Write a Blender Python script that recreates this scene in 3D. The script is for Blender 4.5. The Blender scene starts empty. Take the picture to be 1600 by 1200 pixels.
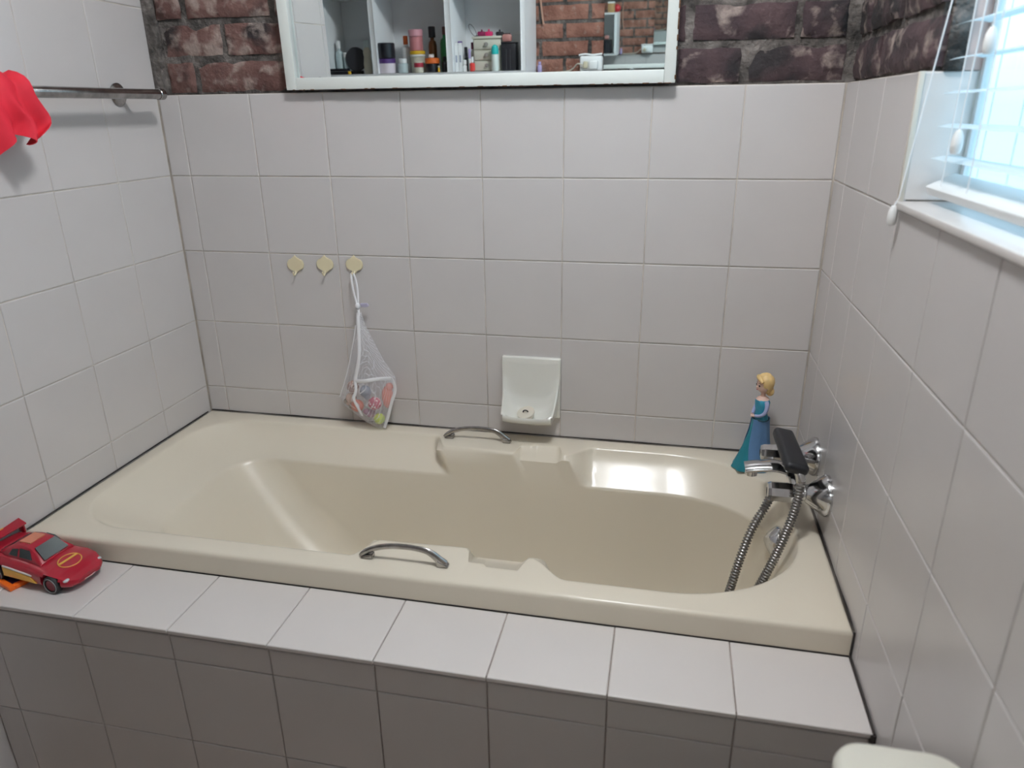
import bpy, bmesh, math, random
from mathutils import Vector, Matrix, noise
random.seed(7)
SC = bpy.context.scene
COL = SC.collection
PI = math.pi

# ------------------------------------------------------------------ camera, world, light, exposure
cam_d = bpy.data.cameras.new('camera'); cam = bpy.data.objects.new('camera', cam_d); COL.objects.link(cam)
R2 = Vector((0.97815253, 0.20755397, -0.01178919)); U2 = Vector((-0.06268569, 0.34854239, 0.93519448)); FW = Vector((-0.19821236, 0.91402383, -0.35393828))
M = Matrix((R2, U2, -FW)).transposed().to_4x4(); M.translation = (1.3132, -1.7759, 0.8311)
cam.matrix_world = M
cam_d.sensor_fit = 'HORIZONTAL'; cam_d.sensor_width = 36; cam_d.lens = 1129.268 / 1600 * 36
cam_d.clip_start = 0.02
cam_d.dof.use_dof = True; cam_d.dof.focus_distance = 1.85; cam_d.dof.aperture_fstop = 4.0
SC.camera = cam

SC.view_settings.view_transform = 'Standard'; SC.view_settings.look = 'None'
SC.view_settings.gamma = 1; SC.view_settings.use_curve_mapping = False
SC.view_settings.exposure = 0.30
SC.cycles.use_denoising = True
SC.cycles.max_bounces = 14; SC.cycles.glossy_bounces = 8; SC.cycles.diffuse_bounces = 7; SC.cycles.transparent_max_bounces = 24
SC.cycles.sample_clamp_indirect = 6.0
SC.cycles.caustics_reflective = False; SC.cycles.caustics_refractive = False

SKY = 2.3
LAMP_COL, LAMP_POWER = (0.955, 0.975, 1.0), 84.0
wd = bpy.data.worlds.new('daylight'); SC.world = wd; wd.use_nodes = True
nt = wd.node_tree; bg = nt.nodes['Background']
tc = nt.nodes.new('ShaderNodeTexCoord'); sx = nt.nodes.new('ShaderNodeSeparateXYZ'); cr = nt.nodes.new('ShaderNodeValToRGB')
nt.links.new(tc.outputs['Generated'], sx.inputs[0]); nt.links.new(sx.outputs['Z'], cr.inputs[0]); nt.links.new(cr.outputs[0], bg.inputs[0])
cr.color_ramp.elements[0].position = 0.0; cr.color_ramp.elements[0].color = (0.33, 0.55, 0.70, 1)
cr.color_ramp.elements[1].position = 0.12; cr.color_ramp.elements[1].color = (0.50, 0.76, 1.0, 1)
bg.inputs[1].default_value = SKY

W = 1.6657
por = bpy.data.lights.new('window_portal', 'AREA'); por.shape = 'RECTANGLE'; por.size = 0.93; por.size_y = 1.0
por.cycles.is_portal = True
po = bpy.data.objects.new('window_portal', por); COL.objects.link(po)
po.location = (W + 0.10, -1.01, 1.145); po.rotation_euler = (0, PI / 2, 0)

# ------------------------------------------------------------------ helpers
MATS = {}
def mat(name, col, rough=0.5, metal=0.0, **k):
    if name in MATS: return MATS[name]
    m = bpy.data.materials.new(name); m.use_nodes = True; MATS[name] = m
    n = m.node_tree.nodes; l = m.node_tree.links; b = n['Principled BSDF']
    b.inputs['Base Color'].default_value = (*col, 1); b.inputs['Roughness'].default_value = rough; b.inputs['Metallic'].default_value = metal
    for a, v in k.items():
        if a in b.inputs: b.inputs[a].default_value = v
    t = n.new('ShaderNodeTexCoord')
    if k.get('var'):
        nz = n.new('ShaderNodeTexNoise'); nz.inputs['Scale'].default_value = k.get('vscale', 6); nz.inputs['Detail'].default_value = 5
        l.new(t.outputs['Object'], nz.inputs['Vector'])
        r = n.new('ShaderNodeValToRGB'); v = k['var']
        r.color_ramp.elements[0].position = 0.3; r.color_ramp.elements[1].position = 0.7
        r.color_ramp.elements[0].color = (*[c * (1 - v) for c in col], 1); r.color_ramp.elements[1].color = (*[min(1, c * (1 + v)) for c in col], 1)
        l.new(nz.outputs[0], r.inputs[0]); l.new(r.outputs[0], b.inputs['Base Color'])
    if k.get('bump'):
        n2 = n.new('ShaderNodeTexNoise'); n2.inputs['Scale'].default_value = k.get('bscale', 60); n2.inputs['Detail'].default_value = 3
        l.new(t.outputs['Object'], n2.inputs['Vector'])
        bp = n.new('ShaderNodeBump'); bp.inputs['Strength'].default_value = k['bump']; bp.inputs['Distance'].default_value = k.get('bdist', 0.002)
        l.new(n2.outputs[0], bp.inputs['Height']); l.new(bp.outputs[0], b.inputs['Normal'])
    return m

def tag(o, label=None, cat=None, group=None, kind=None):
    if label: o['label'] = label
    if cat: o['category'] = cat
    if group: o['group'] = group
    if kind: o['kind'] = kind
    return o

def link(name, me, parent=None):
    o = bpy.data.objects.new(name, me); COL.objects.link(o)
    if parent: o.parent = parent
    return o

def obj(name, bm, m, parent=None, smooth=True, angle=40):
    bmesh.ops.recalc_face_normals(bm, faces=bm.faces[:])
    me = bpy.data.meshes.new(name); bm.to_mesh(me); bm.free()
    ms = m if isinstance(m, (list, tuple)) else [m]
    for x in ms: me.materials.append(x)
    if smooth:
        me.polygons.foreach_set('use_smooth', [True] * len(me.polygons))
        me.set_sharp_from_angle(angle=math.radians(angle))
    return link(name, me, parent)

def empty(name, loc=(0, 0, 0), rz=0):
    o = bpy.data.objects.new(name, None); COL.objects.link(o); o.location = loc; o.rotation_euler = (0, 0, rz)
    o.empty_display_size = 0.02
    return o


def box(bm, x0, x1, y0, y1, z0, z1, bev=0.0, seg=2, mi=0, M4=None):
    r = bmesh.ops.create_cube(bm, size=1)
    vs = r['verts']
    for v in vs:
        v.co = Vector(((x0 + x1) / 2 + v.co.x * (x1 - x0), (y0 + y1) / 2 + v.co.y * (y1 - y0), (z0 + z1) / 2 + v.co.z * (z1 - z0)))
    fs = set(f for v in vs for f in v.link_faces)
    if bev:
        es = list(set(e for v in vs for e in v.link_edges))
        q = bmesh.ops.bevel(bm, geom=es, offset=bev, segments=seg, affect='EDGES', profile=0.5)
        fs = set(q['faces']) | set(f for f in fs if f.is_valid)
        vs = list(set(v for f in fs for v in f.verts))
    for f in fs: f.material_index = mi
    if M4 is not None:
        for v in vs: v.co = M4 @ v.co
    return vs

def bx(*a, **k):
    bm = bmesh.new(); box(bm, *a, **k); return bm

def lathe(bm, prof, seg=24, M4=None, mi=0, sx=1, sy=1, cap=True):
    rings = []
    for r, z in prof:
        if r < 1e-6: rings.append([bm.verts.new((0, 0, z))])
        else: rings.append([bm.verts.new((r * sx * math.cos(2 * PI * i / seg), r * sy * math.sin(2 * PI * i / seg), z)) for i in range(seg)])
    fs = []
    for a, b in zip(rings, rings[1:]):
        for i in range(seg):
            j = (i + 1) % seg
            if len(a) == 1 and len(b) == 1: continue
            if len(a) == 1: fs.append(bm.faces.new((a[0], b[i], b[j])))
            elif len(b) == 1: fs.append(bm.faces.new((a[i], b[0], a[j])))
            else: fs.append(bm.faces.new((a[i], b[i], b[j], a[j])))
    if cap:
        for q in (rings[0], rings[-1]):
            if len(q) > 2: fs.append(bm.faces.new(q))
    for f in fs: f.material_index = mi
    if M4 is not None:
        for q in rings:
            for v in q: v.co = M4 @ v.co
    return [v for q in rings for v in q]

def lt(*a, **k):
    bm = bmesh.new(); lathe(bm, *a, **k); return bm

def smooth_path(pts, n=8):
    P = [Vector(p) for p in pts]; out = []
    for i in range(len(P) - 1):
        p0 = P[max(i - 1, 0)]; p1 = P[i]; p2 = P[i + 1]; p3 = P[min(i + 2, len(P) - 1)]
        for k in range(n):
            t = k / n
            out.append(0.5 * ((2 * p1) + (p2 - p0) * t + (2 * p0 - 5 * p1 + 4 * p2 - p3) * t * t + (3 * p1 - p0 - 3 * p2 + p3) * t ** 3))
    out.append(P[-1]); return out

def sweep(bm, pts, rad, seg=10, flat=1.0, up=None, mi=0, cap=True):
    # tube along pts; rad a number, list or function of t; flat squeezes the binormal axis
    n = len(pts); rings = []; prev = None
    for i, p in enumerate(pts):
        d = (pts[min(i + 1, n - 1)] - pts[max(i - 1, 0)]).normalized()
        if up is not None: s = d.cross(Vector(up)).normalized()
        else:
            if prev is None:
                a = Vector((0, 0, 1)) if abs(d.z) < 0.9 else Vector((1, 0, 0)); s = d.cross(a).normalized()
            else: s = (prev - d * prev.dot(d)).normalized()
        prev = s; b = s.cross(d)
        r = rad(i / (n - 1)) if callable(rad) else rad[i] if isinstance(rad, (list, tuple)) else rad
        rings.append([bm.verts.new(p + s * (r * math.cos(2 * PI * k / seg)) + b * (r * flat * math.sin(2 * PI * k / seg))) for k in range(seg)])
    fs = []
    for a, b in zip(rings, rings[1:]):
        for k in range(seg):
            j = (k + 1) % seg; fs.append(bm.faces.new((a[k], a[j], b[j], b[k])))
    if cap: fs.append(bm.faces.new(rings[0])); fs.append(bm.faces.new(rings[-1]))
    for f in fs: f.material_index = mi
    return rings

def tube(pts, rad, **k):
    bm = bmesh.new(); sweep(bm, [Vector(p) for p in pts], rad, **k); return bm

def prism(bm, outline, y0, y1, M4=None, bev=0.0, mi=0):
    a = [bm.verts.new((x, y0, z)) for x, z in outline]; b = [bm.verts.new((x, y1, z)) for x, z in outline]
    n = len(a); fs = [bm.faces.new(a), bm.faces.new(b)]
    for i in range(n): fs.append(bm.faces.new((a[i], a[(i + 1) % n], b[(i + 1) % n], b[i])))
    if bev:
        es = [e for e in bm.edges if e.verts[0] in a and e.verts[1] in a]
        bmesh.ops.bevel(bm, geom=es, offset=bev, segments=2, affect='EDGES')
    if M4 is not None:
        for v in bm.verts: v.co = M4 @ v.co

def ball(bm, c, r, sx=1, sy=1, sz=1, u=20, v=14, M4=None, mi=0):
    q = bmesh.ops.create_uvsphere(bm, u_segments=u, v_segments=v, radius=r)
    for x in q['verts']:
        x.co = Vector((x.co.x * sx, x.co.y * sy, x.co.z * sz))
        if M4 is not None: x.co = M4 @ x.co
        x.co += Vector(c)
    for f in set(f for x in q['verts'] for f in x.link_faces): f.material_index = mi
    return q['verts']

def sm(a, b, x):
    t = max(0.0, min(1.0, (x - a) / (b - a))); return t * t * (3 - 2 * t)

# ------------------------------------------------------------------ materials
TILE = mat('glazed_tile', (0.585, 0.560, 0.552), 0.25, var=0.035, vscale=2.5, bump=0.03, bscale=220, bdist=0.0006)
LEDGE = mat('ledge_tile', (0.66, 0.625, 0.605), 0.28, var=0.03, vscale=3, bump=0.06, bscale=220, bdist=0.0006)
GROUT = mat('grout', (0.56, 0.51, 0.45), 0.9, var=0.35, vscale=9)
GROUT_D = mat('dirty_grout', (0.30, 0.25, 0.225), 0.9, var=0.4, vscale=12)
MORTAR = mat('mortar', (0.115, 0.102, 0.094), 0.95, var=0.7, vscale=22, bump=1.0, bscale=60, bdist=0.012)
PLASTER = mat('plaster', (0.72, 0.66, 0.62), 0.8, var=0.04)
PINKPL = mat('pink_plaster', (0.62, 0.46, 0.42), 0.8, var=0.08)
CEIL = mat('ceiling_paint', (0.78, 0.77, 0.74), 0.9, var=0.03)
FLOORM = mat('floor_tile', (0.30, 0.24, 0.20), 0.4, var=0.15)
TUB = mat('cream_acrylic', (0.725, 0.664, 0.550), 0.24, var=0.012, vscale=3, **{'Coat Weight': 0.06, 'Coat Roughness': 0.08, 'Specular IOR Level': 0.42})
CHROME = mat('chrome', (0.62, 0.62, 0.63), 0.13, 1.0, var=0.06, vscale=30)
CHROME_W = mat('worn_chrome', (0.40, 0.385, 0.375), 0.20, 1.0, var=0.28, vscale=45)
BLACK = mat('black_plastic', (0.012, 0.013, 0.017), 0.42, var=0.15)
DARKGAP = mat('mouldy_sealant', (0.03, 0.024, 0.022), 0.8, var=0.4, vscale=25)
CREAM = mat('cream_enamel', (0.74, 0.66, 0.45), 0.35, var=0.04)
CERAMIC = mat('white_ceramic', (0.74, 0.74, 0.69), 0.10, var=0.01, **{'Coat Weight': 0.3})
WHITEP = mat('white_paint', (0.76, 0.78, 0.76), 0.45, var=0.03)
SHELFW = mat('shelf_white', (0.86, 0.88, 0.89), 0.45, var=0.02)
SHELFG = mat('shelf_backing', (0.80, 0.82, 0.84), 0.6, var=0.04)
RUBBER = mat('black_rubber', (0.012, 0.012, 0.013), 0.55, var=0.1)
RED = mat('red_plastic', (0.40, 0.012, 0.03), 0.22, var=0.05, **{'Coat Weight': 0.4})

def brick_mat(name, c0, c1, soot_at, lime_at):
    m = bpy.data.materials.new(name); m.use_nodes = True
    n = m.node_tree.nodes; l = m.node_tree.links; b = n['Principled BSDF']; b.inputs['Roughness'].default_value = 0.9
    t = n.new('ShaderNodeTexCoord')
    def nz(scale, det=6, dist=0.0):
        x = n.new('ShaderNodeTexNoise'); x.inputs['Scale'].default_value = scale; x.inputs['Detail'].default_value = det; x.inputs['Distortion'].default_value = dist
        l.new(t.outputs['Object'], x.inputs['Vector']); return x
    def ramp(src, a, ca, bb, cb):
        r = n.new('ShaderNodeValToRGB'); r.color_ramp.elements[0].position = a; r.color_ramp.elements[1].position = bb
        r.color_ramp.elements[0].color = (*ca, 1); r.color_ramp.elements[1].color = (*cb, 1); l.new(src.outputs[0], r.inputs[0]); return r
    def mix(f, a, c):
        x = n.new('ShaderNodeMix'); x.data_type = 'RGBA'; l.new(f.outputs[0], x.inputs[0]); l.new(a, x.inputs[6])
        if isinstance(c, tuple): x.inputs[7].default_value = (*c, 1)
        else: l.new(c, x.inputs[7])
        return x.outputs[2]
    base = ramp(nz(11, 6), 0.35, c0, 0.65, c1)
    soot = ramp(nz(8.5, 7, 0.2), soot_at, (0, 0, 0), soot_at + 0.10, (0.92, 0.92, 0.92))
    lime = ramp(nz(26, 10, 0.25), lime_at, (0, 0, 0), lime_at + 0.16, (0.72, 0.72, 0.72))
    c = mix(soot, base.outputs[0], (0.022, 0.020, 0.022)); c = mix(lime, c, (0.38, 0.31, 0.275))
    l.new(c, b.inputs['Base Color'])
    bp = n.new('ShaderNodeBump'); bp.inputs['Strength'].default_value = 1.0; bp.inputs['Distance'].default_value = 0.009
    l.new(nz(48, 10).outputs[0], bp.inputs['Height']); l.new(bp.outputs[0], b.inputs['Normal'])
    return m
BRICK = brick_mat('old_brick', (0.105, 0.048, 0.042), (0.19, 0.105, 0.09), 0.56, 0.49)
BRICK_SHADE = brick_mat('shaded_brick', (0.046, 0.030, 0.035), (0.085, 0.052, 0.056), 0.50, 0.55)  # same brick, darker: the shade right of the mirror put into its colour
REARB = brick_mat('rear_brick', (0.20, 0.085, 0.06), (0.34, 0.17, 0.125), 0.62, 0.60)

def glass_mat():
    m = bpy.data.materials.new('window_glass'); m.use_nodes = True
    n = m.node_tree.nodes; l = m.node_tree.links; n.remove(n['Principled BSDF'])
    tr = n.new('ShaderNodeBsdfTransparent'); gl = n.new('ShaderNodeBsdfGlossy'); gl.inputs['Roughness'].default_value = 0.02
    tr.inputs[0].default_value = (0.97, 0.99, 0.98, 1)
    mx = n.new('ShaderNodeMixShader'); mx.inputs[0].default_value = 0.05
    l.new(tr.outputs[0], mx.inputs[1]); l.new(gl.outputs[0], mx.inputs[2]); l.new(mx.outputs[0], n['Material Output'].inputs[0])
    return m
GLASS = glass_mat()

def net_mat():
    m = bpy.data.materials.new('white_net'); m.use_nodes = True
    n = m.node_tree.nodes; l = m.node_tree.links; b = n['Principled BSDF']
    b.inputs['Base Color'].default_value = (0.78, 0.78, 0.82, 1); b.inputs['Roughness'].default_value = 0.8
    t = n.new('ShaderNodeTexCoord'); mp = n.new('ShaderNodeMapping'); mp.inputs['Rotation'].default_value = (0, math.radians(40), 0)
    l.new(t.outputs['Object'], mp.inputs[0])
    vo = n.new('ShaderNodeTexVoronoi'); vo.feature = 'DISTANCE_TO_EDGE'; vo.inputs['Scale'].default_value = 300; vo.inputs['Randomness'].default_value = 0.15
    l.new(mp.outputs[0], vo.inputs['Vector'])
    r = n.new('ShaderNodeMath'); r.operation = 'LESS_THAN'; r.inputs[1].default_value = 0.062; l.new(vo.outputs['Distance'], r.inputs[0])
    tr = n.new('ShaderNodeBsdfTransparent'); mx = n.new('ShaderNodeMixShader')
    l.new(r.outputs[0], mx.inputs[0]); l.new(tr.outputs[0], mx.inputs[1]); l.new(b.outputs[0], mx.inputs[2]); l.new(mx.outputs[0], n['Material Output'].inputs[0])
    return m
NET = net_mat()

# ------------------------------------------------------------------ structure: walls, tiles, bricks
FZ, CZ = -0.56, 1.86
ROWS = [0.0764 + 0.2005 * k for k in range(-4, 10)]
JW = 0.0019
_tiles = {}
def tile_mesh(w, h, m, t=0.008, c=0.0016):
    key = (round(w, 4), round(h, 4), m.name, t)
    if key in _tiles: return _tiles[key]
    bm = bmesh.new(); a, b = w / 2, h / 2
    def ring(x, y, z): return [bm.verts.new(p) for p in ((-x, -y, z), (x, -y, z), (x, y, z), (-x, y, z))]
    r0 = ring(a, b, -t); r1 = ring(a, b, -c); r2 = ring(a - c * 0.45, b - c * 0.45, -c * 0.3); r3 = ring(a - c * 1.4, b - c * 1.4, 0)
    for p, q in ((r0, r1), (r1, r2), (r2, r3)):
        for i in range(4): bm.faces.new((p[i], p[(i + 1) % 4], q[(i + 1) % 4], q[i]))
    bm.faces.new(r3)
    me = bpy.data.meshes.new('tile'); bm.to_mesh(me); bm.free(); me.materials.append(m)
    _tiles[key] = me; return me

def tile(parent, org, ax, ay, u0, u1, v0, v1, m=TILE, jit=0.0016):
    # a tile spanning [u0,u1]x[v0,v1] on the plane org + u*ax + v*ay, facing ax x ay
    w, h = u1 - u0 - JW, v1 - v0 - JW
    if w < 0.004 or h < 0.004: return
    o = link('tile', tile_mesh(w, h, m), parent)
    ax = Vector(ax); ay = Vector(ay); az = ax.cross(ay)
    q = Matrix((ax, ay, az)).transposed().to_4x4(); q.translation = Vector(org) + ax * ((u0 + u1) / 2) + ay * ((v0 + v1) / 2)
    o.matrix_world = q @ Matrix.Rotation(random.uniform(-jit, jit), 4, 'X') @ Matrix.Rotation(random.uniform(-jit, jit), 4, 'Y')

def grid(parent, org, ax, ay, us, vs, skip=None, m=TILE):
    for u0, u1 in zip(us, us[1:]):
        for v0, v1 in zip(vs, vs[1:]):
            if skip and skip(u0, u1, v0, v1): continue
            tile(parent, org, ax, ay, u0, u1, v0, v1, m)

def brick(parent, M4, w, h, d, nx=10, ny=5, seed=0, amp=0.0058, m=None):
    # rough old brick: local x along, y up, z out (front at 0, back at -d)
    bm = bmesh.new(); vs = {}
    for i in range(nx + 1):
        for j in range(ny + 1):
            x = -w / 2 + w * i / nx; y = -h / 2 + h * j / ny
            e = min(i, nx - i, j, ny - j) == 0
            n1 = noise.noise(Vector((x * 22 + seed * 3.1, y * 22, seed))); n2 = noise.noise(Vector((x * 40, y * 40 + seed * 1.7, seed + 9)))
            z = amp * (n1 + 0.4 * n2) - (0.006 if e else 0)
            px = x + (0.0045 * n2 if e else 0.002 * n1); py = y + (0.0042 * n1 if e else 0)
            vs[i, j] = bm.verts.new((px, py, z))
    for i in range(nx):
        for j in range(ny): bm.faces.new((vs[i, j], vs[i + 1, j], vs[i + 1, j + 1], vs[i, j + 1]))
    rim = [vs[i, 0] for i in range(nx)] + [vs[nx, j] for j in range(ny)] + [vs[i, ny] for i in range(nx, 0, -1)] + [vs[0, j] for j in range(ny, 0, -1)]
    bk = [bm.verts.new((v.co.x, v.co.y, -d)) for v in rim]
    for k in range(len(rim)): bm.faces.new((rim[k], bk[k], bk[(k + 1) % len(rim)], rim[(k + 1) % len(rim)]))
    bm.faces.new(bk)
    bm.transform(M4)
    return obj('brick', bm, m or BRICK, parent, angle=55)

COURSE = [(0.884, 0.953), (0.969, 1.038), (1.053, 1.121), (1.137, 1.205), (1.221, 1.289), (1.305, 1.373), (1.389, 1.457), (1.473, 1.541), (1.557, 1.625)]

ZT = ROWS[8]   # top of the tiled part, about 0.878
# back wall
bm = bmesh.new(); box(bm, -0.95, W + 0.2, 0.002, 0.12, FZ, ZT, mi=0); box(bm, -0.95, W + 0.2, 0.016, 0.12, ZT, CZ, mi=1)
wall_back = obj('wall_back', bm, [GROUT, MORTAR], smooth=False); tag(wall_back, kind='structure')
wall_back['label'] = 'pink-grey tiled wall behind the bath with old brick above'
us = [0.0015, 0.0594] + [0.0594 + 0.2 * k for k in range(1, 8)] + [W - 0.0015]
grid(wall_back, (0, 0, 0), (1, 0, 0), (0, 0, 1), us, [-0.02] + ROWS[4:9])
def MB(x0, x1, z0, z1, y): 
    q = Matrix((Vector((1, 0, 0)), Vector((0, 0, 1)), Vector((0, -1, 0)))).transposed().to_4x4(); q.translation = ((x0 + x1) / 2, y, (z0 + z1) / 2); return q
runs = {0: [(0.034, 0.106), (0.120, 0.374), (0.388, 0.62), (0.64, 0.87), (0.89, 1.12), (1.14, 1.298), (1.312, 1.444), (1.464, 1.657)],
        1: [(0.034, 0.196), (0.213, 0.43), (0.45, 0.68), (0.70, 0.93), (0.95, 1.18), (1.20, 1.322), (1.340, 1.548), (1.564, 1.652)],
        2: [(0.026, 0.094), (0.112, 0.335), (0.352, 0.58), (0.60, 0.83), (0.85, 1.08), (1.10, 1.33), (1.345, 1.55), (1.57, 1.652)]}
for ci, (z0, z1) in enumerate(COURSE):
    for k, (x0, x1) in enumerate(runs[ci % 3 if ci > 2 else ci]):
        brick(wall_back, MB(x0, x1, z0, z1, random.uniform(0.005, 0.010)), x1 - x0, z1 - z0, 0.02, seed=ci * 11 + k, m=BRICK_SHADE if x0 > 1.15 else BRICK)

# right wall with the window opening y -1.50..-0.515, z 0.69..1.60
YW0, YW1, ZW0, ZW1 = -1.50, -0.515, 0.684, 1.60
bm = bmesh.new()
box(bm, W + 0.002, W + 0.090, -2.1, 0.0, FZ, ZW0 - 0.006, mi=0)
box(bm, W + 0.002, W + 0.090, YW1 + 0.006, 0.0, ZW0 - 0.006, ZT, mi=0)
box(bm, W + 0.016, W + 0.090, YW1 + 0.006, 0.0, ZT, CZ, mi=1)
box(bm, W + 0.002, W + 0.090, -2.1, YW0, ZW0 - 0.006, CZ, mi=2)
box(bm, W + 0.002, W + 0.090, YW0, YW1 + 0.006, ZW1, CZ, mi=2)
wall_right = obj('wall_right', bm, [GROUT, MORTAR, PLASTER], smooth=False); tag(wall_right, 'pink-grey tiled wall with the window and the bath taps', kind='structure')
ur = [0.0015, 0.1112] + [0.1112 + 0.2 * k for k in range(1, 10)]
AX, AY = (0, -1, 0), (0, 0, 1)
def skr(u0, u1, v0, v1): return v1 < -0.05 and u1 < 0.69
def tr(u0, u1, v0, v1): tile(wall_right, (W, 0, 0), (0, -1, 0), (0, 0, 1), u0, u1, v0, v1)
for u0, u1 in zip(ur, ur[1:]):
    for v0, v1 in zip(ROWS[1:8], ROWS[2:9]):
        if v1 < -0.05 and u1 < 0.72: continue
        if v0 > 0.6 and u0 > 0.45: continue
        tr(u0, u1 if not (v0 > 0.6 and u0 > 0.2) else -YW1, v0, v1)
def MR(y0, y1, z0, z1, x):
    q = Matrix((Vector((0, -1, 0)), Vector((0, 0, 1)), Vector((-1, 0, 0)))).transposed().to_4x4(); q.translation = (x, (y0 + y1) / 2, (z0 + z1) / 2); return q
for ci, (z0, z1) in enumerate(COURSE):
    rr = [(-0.008, -0.085), (-0.10, -0.30), (-0.316, YW1)] if ci % 2 else [(-0.008, -0.19), (-0.206, YW1)]
    for k, (y0, y1) in enumerate(rr):
        last = y1 == YW1
        brick(wall_right, MR(y0, y1, z0, z1, W + random.uniform(0.002, 0.007)), abs(y1 - y0), z1 - z0, 0.044 if last else 0.02, seed=200 + ci * 7 + k, m=BRICK_SHADE)
# window reveal: one tall tile by the jamb, pink plaster above, tiled sill
tile(wall_right, (0, YW1, 0), (1, 0, 0), (0, 0, 1), W - 0.004, W + 0.077, 0.692, ZT, m=LEDGE)
bm = bx(W + 0.045, W + 0.078, YW1, YW1 + 0.006, ZT, ZW1); obj('reveal_plaster', bm, PINKPL, wall_right, smooth=False)
bm = bx(W + 0.026, W + 0.053, YW1 - 0.0045, YW1 + 0.006, ZT, ZW1, bev=0.002); obj('reveal_mortar', bm, MORTAR, wall_right)
sill = bx(W - 0.008, W + 0.0765, YW0, YW1 + 0.004, ZW0 - 0.004, ZW0 + 0.007, bev=0.002); obj('window_sill', sill, LEDGE, wall_right)
bm = bx(W - 0.004, W + 0.004, YW1 - 0.002, YW1 + 0.006, 0.69, ZT, bev=0.001); obj('jamb_trim', bm, mat('cream_trim', (0.62, 0.58, 0.51), 0.5, var=0.05), wall_right)

# left wall: a nib ending just past the ledge, tiled to the top
LEND = -1.03
bm = bx(-0.11, -0.002, LEND + 0.003, 0.0, FZ, CZ)
wall_left = obj('wall_left', bm, GROUT, smooth=False); tag(wall_left, 'pale tiled wall at the head of the bath with the rail', kind='structure')
ul = [LEND + 0.0, -0.9995] + [-0.7995, -0.5995, -0.3995, -0.1995] + [-0.0015]
for u0, u1 in zip(ul, ul[1:]):
    for v0, v1 in zip(ROWS[1:], ROWS[2:]):
        if v1 < -0.05 and u1 > -0.72: continue
        if v0 > CZ - 0.02: continue
        tile(wall_left, (0, 0, 0), (0, 1, 0), (0, 0, 1), u0, u1, v0, min(v1, CZ))
bm = bx(-0.0005, 0.026, -0.003, 0.02, ZT + 0.001, CZ); obj('corner_mortar', bm, MORTAR, wall_left, smooth=False)

# rear wall (seen in the mirror), outer left wall, floor, ceiling
YR = -2.007
bm = bmesh.new(); box(bm, -0.95, W + 0.2, YR - 0.12, YR - 0.002, FZ, ZT, mi=0); box(bm, -0.95, W + 0.2, YR - 0.12, YR - 0.012, ZT, CZ, mi=1)
wall_rear = obj('wall_rear', bm, [GROUT, MORTAR], smooth=False); tag(wall_rear, 'brick wall behind the camera seen in the mirror', kind='structure')
grid(wall_rear, (0, YR, 0), (-1, 0, 0), (0, 0, 1), [-W + 0.2 * k for k in range(14)], ROWS[5:9])
q0 = Matrix((Vector((-1, 0, 0)), Vector((0, 0, 1)), Vector((0, 1, 0)))).transposed().to_4x4()
for ci in range(6):
    z0 = 0.886 + 0.0765 * ci; z1 = z0 + 0.062
    x = (0.40 if ci % 2 else 0.515) - 0.235 * 2
    k = 0
    while x < W - 0.02:
        a, b = max(x, -0.1), min(x + 0.218, W - 0.01)
        if b - a > 0.03:
            q = q0.copy(); q.translation = ((a + b) / 2, YR - random.uniform(0.0, 0.004), (z0 + z1) / 2)
            brick(wall_rear, q, b - a, z1 - z0, 0.02, nx=5, ny=3, seed=400 + ci * 13 + k, m=REARB)
        x += 0.235; k += 1
bm = bx(-1.05, -0.95, -2.1, 0.1, FZ, CZ); tag(obj('wall_outer', bm, PLASTER, smooth=False), 'plain plastered outer wall of the room', kind='structure')
bm = bx(-1.05, W + 0.2, -2.13, 0.12, FZ - 0.1, FZ); tag(obj('floor', bm, FLOORM, smooth=False), 'brown bathroom floor', kind='structure')
bm = bx(-1.05, W + 0.2, -2.13, 0.12, CZ, CZ + 0.1); tag(obj('ceiling', bm, CEIL, smooth=False), 'white painted ceiling', kind='structure')

# apron wall and ledge in front of the bath
YT, YL, H = -0.6863, -0.8565, -0.0503
bm = bmesh.new(); box(bm, 0.001, W - 0.001, YL + 0.007, YT - 0.002, FZ, H - 0.003)
apron = obj('wall_apron', bm, GROUT_D, smooth=False); tag(apron, 'low tiled wall with a tiled ledge in front of the bath', kind='structure')
ux = [0.0015, 0.06] + [0.06 + 0.2006 * k for k in range(1, 8)] + [W - 0.0035]
for u0, u1 in zip(ux, ux[1:]):
    tile(apron, (0, 0, H), (1, 0, 0), (0, 1, 0), u0, u1, YL - 0.001, YT - 0.001, m=LEDGE, jit=0.003)
    for v0, v1 in ((-0.1215, -0.0640), (-0.3195, -0.1215), (-0.52, -0.3195)):
        tile(apron, (0, YL + 0.004, 0), (1, 0, 0), (0, 0, 1), u0, u1, v0, v1)

bm = bmesh.new()
sweep(bm, smooth_path([(W - 0.0025, YT - 0.003, H), (W - 0.0025, YL, H)], 4), 0.0019, seg=6)
sweep(bm, [Vector((W - 0.0035, YL + 0.001, H - 0.001)), Vector((W - 0.0035, YL + 0.001, -0.16))], 0.005, seg=6)
obj('sealant', bm, DARKGAP, apron)

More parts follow.
